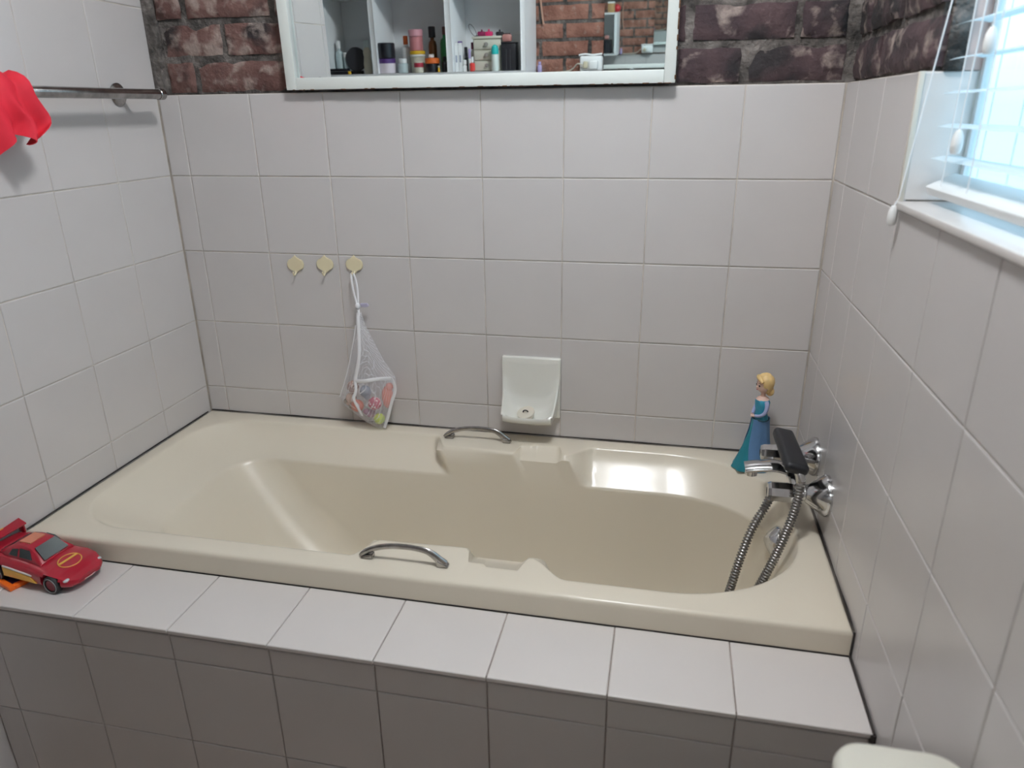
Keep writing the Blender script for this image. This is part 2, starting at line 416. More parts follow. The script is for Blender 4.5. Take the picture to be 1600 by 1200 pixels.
# window frame and glass
win = empty('window_1', (W + 0.083, (YW0 + YW1) / 2, ZW0 + 0.007)); tag(win, 'white framed window behind the blind', kind='structure')
def local(o, root): o.matrix_parent_inverse = Matrix.Translation(-root.location)
FR = mat('window_frame_paint', (0.78, 0.80, 0.80), 0.4, var=0.02)
for a in ((YW0, YW0 + 0.02, ZW0, ZW1), (YW1 - 0.012, YW1, ZW0, ZW1), (YW0 + 0.02, YW1 - 0.012, ZW0, ZW0 + 0.018), (YW0 + 0.02, YW1 - 0.02, ZW1 - 0.02, ZW1), (-1.35, -1.33, ZW0 + 0.018, ZW1 - 0.02)):
    o = obj('frame', bx(W + 0.077, W + 0.088, *a, bev=0.002), FR, win); local(o, win)
for a in ((YW0 + 0.02, -1.35), (-1.33, YW1 - 0.012)):
    o = obj('pane', bx(W + 0.081, W + 0.084, *a, ZW0 + 0.018, ZW1 - 0.02), GLASS, win, smooth=False); local(o, win)

# ------------------------------------------------------------------ bath
bath = empty('bathtub', (0.83, -0.34, FZ)); tag(bath, 'cream built-in bathtub between three tiled walls', 'bathtub')
NL, NCN, NS = 150, 17, 22
def yb(x):      # distance of the inner rim edge from the long outer edge
    d = 0.055
    p = sm(0.728, 0.768, x) * 0.063 + sm(0.77, 0.955, x) * 0.006
    if x > 1.0: p = 0.06
    if x > 1.085: p = 0.06 * (1 - sm(1.085, 1.165, x)) if x < 1.165 else 0
    if x > 1.165: p = 0
    dish = sm(0.957, 0.968, x) * (1 - sm(1.070, 1.082, x))
    return d + p - 0.046 * dish
def inplat(x): return sm(0.728, 0.750, x) * (1 - sm(1.105, 1.150, x))
def indish(x): return sm(0.957, 0.968, x) * (1 - sm(1.068, 1.082, x))
def ring(x0, x1, yf, ybk, rl, rr, ryl, ryr, dist=None):
    # stations: back left->right, corner, right end, corner, front right->left, corner, left end, corner
    P = []
    def arc(cx, cy, rx, ry, a0, a1, n):
        for i in range(n): a = a0 + (a1 - a0) * (i + 0.5) / n; P.append(Vector((cx + rx * math.cos(a), cy + ry * math.sin(a), 0)))
    for i in range(NL):
        x = x0 + rl + (x1 - rr - x0 - rl) * i / (NL - 1); P.append(Vector((x, -dist(x) if dist else ybk, 0)))
    arc(x1 - rr, ybk - ryr, rr, ryr, PI / 2, 0, NCN)
    for i in range(NS): P.append(Vector((x1, ybk - ryr + (yf + ryr - ybk + ryr) * i / (NS - 1), 0)))
    arc(x1 - rr, yf + ryr, rr, ryr, 0, -PI / 2, NCN)
    for i in range(NL):
        x = x1 - rr + (x0 + rl - x1 + rr) * i / (NL - 1); P.append(Vector((x, YT + dist(x) if dist else yf, 0)))
    arc(x0 + rl, yf + ryl, rl, ryl, -PI / 2, -PI, NCN)
    for i in range(NS): P.append(Vector((x0, yf + ryl + (ybk - ryl - yf - ryl) * i / (NS - 1), 0)))
    arc(x0 + rl, ybk - ryl, rl, ryl, PI, PI / 2, NCN)
    return P
def setz(P, z): return [Vector((p.x, p.y, z(p.x) if callable(z) else z)) for p in P]
def side(i):    # 1 on the long sides, else 0
    return (i < NL) or (NL + 2 * NCN + NS <= i < 2 * NL + 2 * NCN + NS)
e = 0.0025
L0 = dict(x0=0.048, x1=1.613, yf=YT + 0.055, ybk=-0.055, rl=0.15, rr=0.27, ryl=0.14, ryr=0.235)
def outer(off, z):
    # square outer edge, stations lined up with the inner rim
    xa, xb, y0, y1 = e + off, W - e - off, YT + off, -e - off
    A, B = L0['x0'] + L0['rl'], L0['x1'] - L0['rr']; P = []
    tr_, br_, tl_, bl2 = L0['ybk'] - L0['ryr'], L0['yf'] + L0['ryr'], L0['ybk'] - L0['ryl'], L0['yf'] + L0['ryl']
    def corner(p, c, q):
        for i in range(NCN):
            f = (i + 0.5) / NCN; P.append((p.lerp(c, f * 2) if f <= 0.5 else c.lerp(q, f * 2 - 1)))
    V = lambda x, y: Vector((x, y, 0))
    for i in range(NL): P.append(V(A + (B - A) * i / (NL - 1), y1))
    corner(V(B, y1), V(xb, y1), V(xb, tr_))
    for i in range(NS): P.append(V(xb, tr_ + (br_ - tr_) * i / (NS - 1)))
    corner(V(xb, br_), V(xb, y0), V(B, y0))
    for i in range(NL): P.append(V(B + (A - B) * i / (NL - 1), y0))
    corner(V(A, y0), V(xa, y0), V(xa, bl2))
    for i in range(NS): P.append(V(xa, bl2 + (tl_ - bl2) * i / (NS - 1)))
    corner(V(xa, tl_), V(xa, y1), V(A, y1))
    return setz(P, z)
def rim0(o, z, zf=None):
    a = dict(L0); a['x0'] -= o; a['x1'] += o; a['yf'] -= o; a['ybk'] += o
    P = ring(**a, dist=lambda x: yb(x) - o)
    return setz(P, z)
levels = [outer(0, H + 0.0008), outer(0, -0.010), outer(0.0012, -0.0045), outer(0.004, -0.0012), outer(0.009, 0)]
levels += [rim0(0.013, 0), rim0(0.006, -0.0006), rim0(0.002, -0.0022), rim0(0, -0.006)]
Lm = ring(0.080, 1.606, YT + 0.078, -0.078, 0.13, 0.265, 0.128, 0.225, dist=lambda x: 0.078 + inplat(x) * 0.046 - 0.003 * indish(x))
Lm = [Vector((p.x, p.y, (-0.032 + 0.022 * inplat(p.x) - 0.011 * indish(p.x)) if side(i) else -0.032)) for i, p in enumerate(Lm)]
levels.append(Lm)
L1 = ring(0.168, 1.588, YT + 0.130, -0.130, 0.11, 0.24, 0.105, 0.19, dist=lambda x: 0.130)
L1 = [Vector((p.x, p.y, -0.078)) for p in L1]
def bl(A, B, t): return [a.lerp(b, t) for a, b in zip(A, B)]
levels += [bl(Lm, L1, 0.5), bl(Lm, L1, 0.93), L1]
F = [Vector((p.x, p.y, -0.385)) for p in ring(0.52, 1.475, YT + 0.215, -0.215, 0.24, 0.14, 0.127, 0.12)]
K = 14
for k in range(1, K + 1):
    t = k / K; t = 0.012 if k == 1 else t
    row = []
    for a, b in zip(L1, F):
        lf = max(0.0, min(1.0, (b.x - a.x) / 0.32)); kk = 0.16 + 0.46 * lf
        c = Vector((a.x + (b.x - a.x) * kk, a.y + (b.y - a.y) * kk, -0.36))
        row.append(a * (1 - t) ** 2 + c * (2 * t * (1 - t)) + b * t * t)
    levels.append(row)
cen = Vector((1.0, YT / 2, 0))
for s in (0.75, 0.45, 0.15): levels.append([Vector((cen.x + (p.x - cen.x) * s, cen.y + (p.y - cen.y) * s, -0.385 - 0.004 * (1 - s))) for p in F])
bm = bmesh.new(); rows = [[bm.verts.new(p) for p in lv] for lv in levels]; n = len(rows[0])
for a, b in zip(rows, rows[1:]):
    for i in range(n): bm.faces.new((a[i], a[(i + 1) % n], b[(i + 1) % n], b[i]))
bm.faces.new(rows[-1])
shell = obj('shell', bm, TUB, bath, angle=60); local(shell, bath)
# sealant beads where the rim meets the walls, the dark joint under the front lip
bm = bmesh.new()
sweep(bm, smooth_path([(0.004, -0.68, 0.001), (0.002, -0.40, 0.001), (0.003, -0.02, 0.001)], 6), 0.0016, seg=6)
sweep(bm, smooth_path([(0.004, -0.0015, 0.001), (0.8, -0.0015, 0.0008), (W - 0.004, -0.0015, 0.001)], 12), lambda t: 0.0013 + 0.0006 * math.sin(t * 37), seg=6)
sweep(bm, smooth_path([(W - 0.002, -0.003, 0.001), (W - 0.002, -0.3, 0.001), (W - 0.002, YT + 0.001, 0.001)], 8), lambda t: 0.0013 + 0.0008 * math.sin(t * 23), seg=6)
sweep(bm, smooth_path([(W - 0.0025, YT - 0.001, 0.0), (W - 0.0025, YT - 0.001, H + 0.003)], 2), 0.0018, seg=6)
local(obj('sealant', bm, DARKGAP, bath), bath)
bm = bmesh.new(); box(bm, 0.004, W - 0.004, YT - 0.0012, YT + 0.01, H - 0.001, H + 0.0012)
local(obj('lip_joint', bm, DARKGAP, bath, smooth=False), bath)
# chrome overflow rose on the tap end wall
ov = Matrix.Translation((1.587, -0.30, -0.075)) @ Matrix.Rotation(math.radians(-82), 4, 'Y')
o = obj('overflow_rose', lt([(0.0, 0.021), (0.006, 0.0205), (0.011, 0.017), (0.015, 0.016), (0.031, 0.003), (0.034, -0.001), (0.034, -0.006)], seg=32, M4=ov), CHROME, bath); local(o, bath)
# waste ring on the floor of the bath
o = obj('waste_ring', lt([(0.0, -0.004), (0.016, -0.004), (0.02, 0.0), (0.03, 0.001), (0.035, -0.001)], seg=28, M4=Matrix.Translation((1.36, YT / 2, -0.385))), CHROME, bath); local(o, bath)

# ------------------------------------------------------------------ chrome grab handles
def grab_handle(x0, x1, y, label):
    t = empty('grab_handle', ((x0 + x1) / 2, y, 0)); tag(t, label, 'handle', 'chrome grab handles on the bath rim')
    Lh = (x1 - x0)
    prof = [(0.0, 0.002), (0.035, 0.010), (0.11, 0.019), (0.22, 0.027), (0.36, 0.0325), (0.52, 0.0345), (0.66, 0.0335), (0.76, 0.0305), (0.83, 0.0245), (0.90, 0.014), (0.965, 0.005)]
    pts = smooth_path([(-Lh / 2 + a * Lh, 0, b) for a, b in prof], 5)
    bm = bmesh.new()
    sweep(bm, pts, lambda q: 0.0062 + 0.0030 * sm(0.55, 1.0, q), seg=14, flat=0.62, up=(0, 1, 0))
    obj('bar', bm, CHROME_W, t)
    for a, b, h0, h1 in ((-Lh / 2, -Lh / 2 + 0.026, 0.003, 0.0125), (Lh / 2 - 0.022, Lh / 2 + 0.001, 0.016, 0.005)):
        bm = bmesh.new(); vs = box(bm, a, b, -0.0078, 0.0078, 0.0, 1.0, bev=0.0)
        for v in vs: v.co.z *= h0 + (h1 - h0) * (v.co.x - a) / (b - a)
        bmesh.ops.bevel(bm, geom=bm.edges[:], offset=0.0018, segments=2, affect='EDGES')
        obj('foot', bm, CHROME_W, t)
    return t
grab_handle(0.754, 0.934, -0.637, 'chrome grab handle on the front rim of the bath')
grab_handle(0.754, 0.937, -0.064, 'chrome grab handle on the back rim under the soap dish')

# ------------------------------------------------------------------ bath mixer tap, hose, handset
mx = empty('bath_mixer_tap', (W, -0.30, 0.09)); tag(mx, 'chrome wall mixer tap with two round flanges over the bath end', 'tap')
def part(n, bm, m, **k): o = obj(n, bm, m, mx, **k); local(o, mx); return o
for (y, z) in ((-0.226, 0.105), (-0.374, 0.088)):
    Mx = Matrix.Translation((W, y, z)) @ Matrix.Rotation(-PI / 2, 4, 'Y')
    part('flange', lt([(0.043, 0.0), (0.043, 0.006), (0.041, 0.010), (0.018, 0.043), (0.0145, 0.045), (0.0, 0.045)], seg=36, M4=Mx), CHROME)
    part('connector', lt([(0.010, 0.03), (0.010, 0.042), (0.0145, 0.043), (0.0145, 0.056), (0.010, 0.057), (0.010, 0.088), (0, 0.088)], seg=18, M4=Mx), CHROME)
    bm = bmesh.new(); Mk = Mx @ Matrix.Translation((0, 0, 0.066))
    lathe(bm, [(0.014, 0.0), (0.0205, 0.004), (0.0215, 0.018), (0.0205, 0.046), (0.017, 0.052), (0.0085, 0.053), (0.0085, 0.050), (0, 0.050)], seg=8, M4=Mk)
    part('knob', bm, CHROME, angle=22)
    part('knob_cap', lt([(0.0075, 0.0505), (0.0065, 0.0525), (0, 0.0525)], seg=14, M4=Mk), BLACK)
bm = bmesh.new(); Mb = Matrix.Translation((1.608, -0.225, 0.098)) @ Matrix.Rotation(PI / 2, 4, 'X')
lathe(bm, [(0.014, 0.0), (0.0165, 0.006), (0.0165, 0.142), (0.014, 0.15), (0, 0.15)], seg=20, M4=Mb)
part('body', bm, CHROME)
# broad flat spout reaching over the bath
bm = bmesh.new()
pts = smooth_path([(1.608, -0.300, 0.098), (1.590, -0.300, 0.106), (1.565, -0.300, 0.110), (1.530, -0.300, 0.106), (1.508, -0.300, 0.101)], 6)
sweep(bm, pts, lambda q: 0.021 + 0.002 * math.sin(q * PI), seg=16, flat=0.46, up=(0, 0, 1))
part('spout', bm, CHROME)
part('spout_outlet', lt([(0.013, 0.0), (0.013, 0.012), (0, 0.012)], seg=18, M4=Matrix.Translation((1.522, -0.300, 0.086))), CHROME)
# cradle for the handset, a diverter knob on top of the body
part('diverter', lt([(0.012, 0), (0.014, 0.004), (0.014, 0.026), (0.011, 0.03), (0, 0.03)], seg=16, M4=Matrix.Translation((1.607, -0.272, 0.112))), CHROME)
part('cradle', bx(1.588, 1.618, -0.345, -0.305, 0.108, 0.146, bev=0.004), BLACK)

hs = empty('shower_handset', (1.585, -0.34, 0.16)); tag(hs, 'black bar-shaped shower handset lying on the mixer tap', 'handset')
a, b = Vector((1.583, -0.255, 0.171)), Vector((1.593, -0.412, 0.158)); d = (b - a); ln = d.length
qx = Vector((0.97, 0.06, -0.20)); dz = d.normalized(); qy = dz.cross(qx).normalized(); qx = qy.cross(dz).normalized()
Mh = Matrix((qx, qy, dz)).transposed().to_4x4(); Mh.translation = a
bm = bmesh.new(); vs = box(bm, -0.024, 0.024, -0.012, 0.012, 0, ln, bev=0.0095, seg=4)
for v in vs: v.co.x *= 0.88 + 0.12 * v.co.z / ln
bm.transform(Mh); o = obj('handset_body', bm, BLACK, hs); local(o, hs)
bm = bx(-0.012, 0.012, -0.0125, -0.011, ln - 0.055, ln - 0.025, bev=0.0005); bm.transform(Mh); o = obj('button', bm, mat('grey_plastic', (0.08, 0.08, 0.085), 0.3, var=0.05), hs); local(o, hs)
bm = bmesh.new(); sweep(bm, smooth_path([(1.597, -0.398, 0.152), (1.601, -0.404, 0.143), (1.603, -0.407, 0.130)], 4), 0.0095, seg=14); o = obj('hose_collar', bm, CHROME, hs); local(o, hs)

hp = smooth_path([(1.603, -0.407, 0.134), (1.602, -0.411, 0.10), (1.594, -0.418, 0.055), (1.579, -0.428, 0.0), (1.562, -0.437, -0.05), (1.545, -0.440, -0.10), (1.51, -0.44, -0.20), (1.45, -0.43, -0.33), (1.37, -0.40, -0.369), (1.30, -0.36, -0.372), (1.32, -0.30, -0.372), (1.39, -0.31, -0.37), (1.45, -0.37, -0.30), (1.475, -0.43, -0.20), (1.486, -0.445, -0.12), (1.503, -0.430, -0.04), (1.523, -0.405, 0.015), (1.545, -0.383, 0.052), (1.555, -0.378, 0.078)], 60)
# resample evenly, corrugate
acc = [0]
for p, q in zip(hp, hp[1:]): acc.append(acc[-1] + (q - p).length)
step = 0.0016; pts = []; j = 0; s = 0
while s < acc[-1]:
    while acc[j + 1] < s: j += 1
    pts.append(hp[j].lerp(hp[j + 1], (s - acc[j]) / (acc[j + 1] - acc[j]))); s += step
bm = bmesh.new(); sweep(bm, pts, [0.0094 if (i % 4) in (0, 1) else 0.0066 for i in range(len(pts))], seg=10)
HOSEM = mat('steel_hose', (0.27, 0.26, 0.25), 0.32, 1.0, var=0.08)
ho = obj('shower_hose', bm, HOSEM, angle=60); tag(ho, 'ribbed metal shower hose looping from mixer tap into the bath', 'hose')

# ------------------------------------------------------------------ soap dish and plug
sd = empty('soap_dish', (0.982, 0, 0.14)); tag(sd, 'white ceramic soap dish set into the tiled wall', 'soap dish')
bm = bx(0.9035, 1.0605, -0.011, 0.004, 0.0565, 0.2245, bev=0.004, seg=3); o = obj('back_plate', bm, CERAMIC, sd); local(o, sd)
def lin(P, t):
    for (a, A), (b, B) in zip(P, P[1:]):
        if t <= b: f = (t - a) / (b - a); return tuple(x + (y - x) * f for x, y in zip(A, B))
    return P[-1][1]
cen_ = [(0, (-0.0112, 0.208)), (0.22, (-0.0125, 0.165)), (0.45, (-0.015, 0.115)), (0.6, (-0.024, 0.085)), (0.72, (-0.044, 0.068)), (0.86, (-0.068, 0.066)), (0.93, (-0.080, 0.073)), (1.0, (-0.085, 0.083))]
sid_ = [(0, (-0.012, 0.214)), (0.22, (-0.014, 0.172)), (0.45, (-0.024, 0.140)), (0.6, (-0.036, 0.121)), (0.72, (-0.050, 0.106)), (0.86, (-0.066, 0.094)), (0.93, (-0.074, 0.090)), (1.0, (-0.078, 0.086))]
hw_ = [(0, (0.074,)), (0.3, (0.0725,)), (0.6, (0.069,)), (1.0, (0.064,))]
NU, NV = 24, 28; bm = bmesh.new(); g = {}
for i in range(NU + 1):
    u = -1 + 2 * i / NU; w2 = abs(u) ** 3.0
    for j in range(NV + 1):
        v = j / NV; c = lin(cen_, v); s_ = lin(sid_, v); h = lin(hw_, v)[0]
        y = c[0] + (s_[0] - c[0]) * w2; z = c[1] + (s_[1] - c[1]) * w2
        xo = 0.982 + u * h
        g[i, j] = bm.verts.new((xo, y, z))
for i in range(NU):
    for j in range(NV): bm.faces.new((g[i, j], g[i + 1, j], g[i + 1, j + 1], g[i, j + 1]))
# outer skin: from the lip down and back to the plate, and along both sides
out = [[g[i, NV] for i in range(NU + 1)]]
for (dy, zz) in ((-0.002, 0.080), (-0.001, 0.070), (0.008, 0.062), (0.070, 0.0585)):
    row = []
    for i in range(NU + 1):
        p = g[i, NV].co; row.append(bm.verts.new((p.x, min(-0.010, p.y + dy), zz)))
    out.append(row)
for a_, b_ in zip(out, out[1:]):
    for i in range(NU): bm.faces.new((a_[i], a_[i + 1], b_[i + 1], b_[i]))
for i in (0, NU):
    e_ = [bm.verts.new((r_[i].co.x, -0.0105, r_[i].co.z)) for r_ in out]
    for k in range(len(out) - 1): bm.faces.new((out[k][i], out[k + 1][i], e_[k + 1], e_[k]))
for i, sg in ((0, -1), (NU, 1)):
    prev = None
    col = [g[i, j] for j in range(NV + 1)]
    o1 = [bm.verts.new((v.co.x + sg * 0.004, v.co.y + 0.001, v.co.z - 0.001)) for v in col]
    o2 = [bm.verts.new((v.co.x + sg * 0.004, max(v.co.y, -0.0105) if k < 4 else -0.0105, max(0.060, v.co.z - 0.012 - 0.03 * k / NV))) for k, v in enumerate(col)]
    for k in range(NV):
        bm.faces.new((col[k], col[k + 1], o1[k + 1], o1[k])); bm.faces.new((o1[k], o1[k + 1], o2[k + 1], o2[k]))
bmesh.ops.remove_doubles(bm, verts=bm.verts[:], dist=0.0003)
o = obj('tray', bm, CERAMIC, sd, angle=50); local(o, sd)

Mp = Matrix.Translation((0.977, -0.054, 0.083)) @ Matrix.Rotation(math.radians(22), 4, 'X') @ Matrix.Rotation(math.radians(-10), 4, 'Y')
pl = empty('bath_plug', (0.977, -0.054, 0.083)); tag(pl, 'round off-white bath plug lying in the soap dish', 'plug')
PLUGM = mat('plug_rubber', (0.66, 0.62, 0.53), 0.5, var=0.06)
o = obj('stopper', lt([(0, -0.010), (0.018, -0.010), (0.0205, 0.0), (0.0235, 0.002), (0.0235, 0.0055), (0.021, 0.007), (0.008, 0.0065), (0, 0.0065)], seg=30, M4=Mp), PLUGM, pl); local(o, pl)
bm = bmesh.new(); sweep(bm, [Mp @ Vector((0.0065 * math.cos(t * PI / 10), 0, 0.0065 + 0.0065 * math.sin(t * PI / 10))) for t in range(11)], 0.0016, seg=8); o = obj('ring', bm, BLACK, pl); local(o, pl)

# ------------------------------------------------------------------ wall hooks
def quatrefoil(w, h):
    pts = []
    ctrl = [(0, 1.0), (0.10, 0.84), (0.24, 0.72), (0.42, 0.66), (0.50, 0.56), (0.72, 0.54), (0.90, 0.36), (0.99, 0.12), (0.99, -0.12), (0.90, -0.36), (0.72, -0.52), (0.50, -0.54), (0.42, -0.64), (0.24, -0.70), (0.10, -0.82), (0.0, -1.0)]
    for x, z in ctrl: pts.append((x * w / 2, z * h / 2))
    return pts + [(-x, z) for x, z in pts[-2:0:-1]]
hook_labels = ['cream quatrefoil wall hook, empty, leftmost of the three', 'cream quatrefoil wall hook, empty, in the middle of the three', 'cream quatrefoil wall hook that carries the mesh bag']
for (hx, hz), lb in zip(((0.3355, 0.4495), (0.4215, 0.4525), (0.5055, 0.4545)), hook_labels):
    t = empty('wall_hook', (hx, 0, hz)); tag(t, lb, 'hook', 'cream wall hooks')
    bm = bmesh.new(); prism(bm, quatrefoil(0.047, 0.050), -0.0060, -0.0004, bev=0.0012); obj('plaque', bm, CREAM, t)
    bm = bmesh.new(); sweep(bm, smooth_path([(0, -0.004, -0.016), (0, -0.009, -0.024), (0, -0.016, -0.027), (0, -0.020, -0.022), (0, -0.021, -0.017)], 4), 0.0022, seg=8); obj('hook', bm, CREAM, t)

# ------------------------------------------------------------------ mesh toy bag and the toys in it
bag = empty('mesh_toy_bag', (0.535, -0.04, 0.25)); tag(bag, 'white net toy bag hanging from the right-hand wall hook', 'bag')
WEB = mat('white_webbing', (0.80, 0.80, 0.82), 0.85, var=0.05)
def bp(n, bm, m, **k): o = obj(n, bm, m, bag, **k); local(o, bag); return o
# rows: (z, x left, x right, half thickness)
rowsB = [(0.335, 0.517, 0.529, 0.006), (0.300, 0.513, 0.537, 0.012), (0.250, 0.502, 0.560, 0.022), (0.200, 0.487, 0.583, 0.030), (0.155, 0.472, 0.612, 0.036), (0.125, 0.463, 0.614, 0.038), (0.092, 0.447, 0.606, 0.038), (0.070, 0.452, 0.598, 0.036), (0.045, 0.488, 0.589, 0.031), (0.020, 0.520, 0.580, 0.022), (0.004, 0.548, 0.572, 0.010)]
bm = bmesh.new(); rr = []
fine = []
for (a, b) in zip(rowsB, rowsB[1:]):
    for k in range(3): fine.append(tuple(x + (y - x) * k / 3 for x, y in zip(a, b)))
fine.append(rowsB[-1])
def bagp(r, th):
    z, xl, xr, ht = r; c, s = math.cos(th), math.sin(th)
    wob = 0.002 * math.sin(7 * th + z * 60)
    return Vector(((xl + xr) / 2 + (xr - xl) / 2 * c, -0.0405 - (ht + wob) * s * (1 - 0.1 * abs(c)), z))
for r in fine: rr.append([bm.verts.new(bagp(r, 2 * PI * k / 36)) for k in range(36)])
for a, b in zip(rr, rr[1:]):
    for k in range(36): bm.faces.new((a[k], a[(k + 1) % 36], b[(k + 1) % 36], b[k]))
bm.faces.new(rr[-1])
bp('net', bm, NET)
def ribbon(pts, w, th=0.0012):
    bm = bmesh.new(); P = smooth_path(pts, 5); sweep(bm, P, w / 2, seg=8, flat=th * 2 / w, up=(0, 1, 0)); return bm
def fp(z, u, off=-0.002):   # point on the front of the bag, u -1..1 across
    for a, b in zip(rowsB, rowsB[1:]):
        if a[0] >= z >= b[0]:
            f = (z - a[0]) / (b[0] - a[0]); r = tuple(x + (y - x) * f for x, y in zip(a, b)); break
    p = bagp(r, math.acos(max(-1, min(1, u)))); return p + Vector((0, off, 0))
bp('seam', ribbon([fp(0.33, 0), fp(0.28, -0.1), fp(0.22, -0.2), fp(0.165, -0.42), fp(0.150, -0.46)], 0.009), WEB)
bp('seam', ribbon([fp(0.150, -0.46), fp(0.125, -0.36), fp(0.10, -0.33), fp(0.07, -0.15), fp(0.048, -0.35)], 0.008), WEB)
bp('seam', ribbon([fp(0.150, -0.46), fp(0.156, 0.0), fp(0.160, 0.5), fp(0.158, 0.93)], 0.011), WEB)
bp('seam', ribbon([fp(0.160, 0.95), fp(0.125, 0.985), fp(0.09, 0.96), fp(0.045, 0.96), fp(0.006, 0.9)], 0.009), WEB)
bp('drawstring', tube(smooth_path([fp(0.30, -0.9), fp(0.22, -0.97), fp(0.15, -0.985), fp(0.092, -0.985)], 5), 0.0016, seg=6), WEB)
for dx in (-0.006, 0.005):
    bp('strap', ribbon([(0.5055 + dx * 0.5, -0.0205, 0.4345), (0.5085 + dx, -0.022, 0.42), (0.513 + dx * 1.1, -0.026, 0.39), (0.5185 + dx * 0.3, -0.033, 0.352), (0.523, -0.040, 0.325)], 0.006), WEB)
bp('knot', (lambda b_: (ball(b_, (0.5195, -0.036, 0.350), 0.007, 1, 0.8, 1.3, 12, 8), b_)[1])(bmesh.new()), WEB)
bm = bmesh.new(); prism(bm, [(0.524, 0.3555), (0.543, 0.357), (0.547, 0.350), (0.541, 0.346), (0.526, 0.347)], -0.031, -0.024, bev=0.0015); bp('cord_lock', bm, mat('lilac_plastic', (0.50, 0.47, 0.60), 0.4, var=0.05))

def toy(name, label, cat, m, *parts_):
    bm = bmesh.new()
    for p in parts_: p(bm)
    o = obj(name, bm, m); tag(o, label, cat, 'bath toys in the net bag'); return o
def bl_(c, r, *s): return lambda bm: ball(bm, c, r, *s)
SAL = mat('salmon_plastic', (0.80, 0.24, 0.16), 0.45, var=0.08, vscale=30)
toy('orange_bath_toy', 'tall coral-orange bath toy at the right side of the net bag', 'toy', SAL, bl_((0.587, -0.042, 0.098), 0.019, 0.85, 0.8, 1.75), bl_((0.595, -0.044, 0.130), 0.011))
toy('toy_ball', 'coral ball low at the left seam of the net bag', 'ball', SAL, bl_((0.498, -0.048, 0.068), 0.0175))
toy('toy_ball', 'lime yellow ball at the bottom tip of the net bag', 'ball', mat('lime_plastic', (0.58, 0.72, 0.08), 0.5, var=0.06), bl_((0.5565, -0.0400, 0.0300), 0.0155))
def speck(name, a, b, sc):
    if name in MATS: return MATS[name]
    m = mat(name, a, 0.5); n = m.node_tree.nodes; l = m.node_tree.links
    t = n.new('ShaderNodeTexCoord'); v = n.new('ShaderNodeTexVoronoi'); v.inputs['Scale'].default_value = sc; l.new(t.outputs['Object'], v.inputs['Vector'])
    r = n.new('ShaderNodeValToRGB'); r.color_ramp.interpolation = 'CONSTANT'; r.color_ramp.elements[1].position = 0.4
    r.color_ramp.elements[0].color = (*b, 1); r.color_ramp.elements[1].color = (*a, 1); l.new(v.outputs['Distance'], r.inputs[0]); l.new(r.outputs[0], n['Principled BSDF'].inputs['Base Color']); return m
toy('toy_ball', 'pink and white spotted ball beside the coral-orange toy', 'ball', speck('pink_spots', (0.62, 0.08, 0.16), (0.85, 0.72, 0.72), 130), bl_((0.5490, -0.046, 0.0775), 0.0185))
toy('toy_ball', 'brown and cream speckled ball at the top left of the toys', 'ball', speck('brown_spots', (0.34, 0.18, 0.14), (0.72, 0.58, 0.48), 140), bl_((0.487, -0.042, 0.122), 0.017))
toy('toy_figure', 'small tan toy at the left end of the net bag', 'toy', mat('tan_plastic', (0.56, 0.36, 0.26), 0.5, var=0.15, vscale=50), bl_((0.478, -0.042, 0.088), 0.015, 1.0, 0.9, 1.0), bl_((0.470, -0.040, 0.073), 0.009))
toy('toy_figure', 'grey-blue toy in the middle of the net bag behind the seam', 'toy', mat('greyblue_plastic', (0.30, 0.34, 0.42), 0.5, var=0.2, vscale=50), bl_((0.521, -0.038, 0.108), 0.016, 1, 0.9, 1.1), bl_((0.528, -0.046, 0.098), 0.009))
toy('toy_figure', 'dark pink and purple toy beside the lime ball in the net bag', 'toy', mat('mauve_plastic', (0.40, 0.20, 0.30), 0.5, var=0.3, vscale=60), bl_((0.532, -0.040, 0.045), 0.0125, 1.2, 0.9, 1), bl_((0.521, -0.044, 0.050), 0.009))
toy('toy_figure', 'small olive-brown toy in the lowest left corner of the net bag', 'toy', mat('olive_plastic', (0.26, 0.22, 0.15), 0.5, var=0.3, vscale=60), bl_((0.463, -0.0400, 0.0760), 0.008), bl_((0.480, -0.041, 0.061), 0.009, 1.2, 0.9, 0.9))

# ------------------------------------------------------------------ doll on the bath corner
dl = empty('toy_doll', (1.560, -0.082, 0.0)); tag(dl, 'small blonde toy doll in a teal and light blue gown behind the taps', 'doll')
TEAL = mat('teal_gown', (0.010, 0.20, 0.26), 0.45, var=0.06, vscale=30); LBLUE = mat('light_blue_gown', (0.22, 0.42, 0.70), 0.5, var=0.05, vscale=30)
BLUE2 = mat('turquoise_bodice', (0.03, 0.28, 0.42), 0.45, var=0.12, vscale=60); SKIN = mat('doll_skin', (0.72, 0.50, 0.42), 0.5, var=0.02); HAIR = mat('blonde_hair', (0.76, 0.54, 0.24), 0.5, var=0.1, vscale=70)
SLV = mat('pale_blue_sleeve', (0.36, 0.40, 0.62), 0.5, var=0.04)
RZ = Matrix.Rotation(math.radians(20), 4, 'Z')
def dp(n, bm, m, par=dl, **k):
    if par is dl: bm.transform(RZ)
    return obj(n, bm, m, par, **k)
def skirt_pt(z, th, grow=0.0, ang=1.0):
    t = min(1.0, z / 0.128)
    r = 0.020 + 0.028 * (1 - t) ** 1.5 + grow
    lean = -0.010 * (1 - t) ** 1.6
    f = 1 + 0.05 * (1 - t) * math.sin(9 * th)
    return Vector((r * f * math.cos(th) + lean, r * 0.86 * f * math.sin(th), z))
bm = bmesh.new(); rws = []
for j in range(15):
    z = 0.128 * j / 14; rws.append([bm.verts.new(skirt_pt(z, 2 * PI * k / 40)) for k in range(40)])
for a, b in zip(rws, rws[1:]):
    for k in range(40): bm.faces.new((a[k], a[(k + 1) % 40], b[(k + 1) % 40], b[k]))
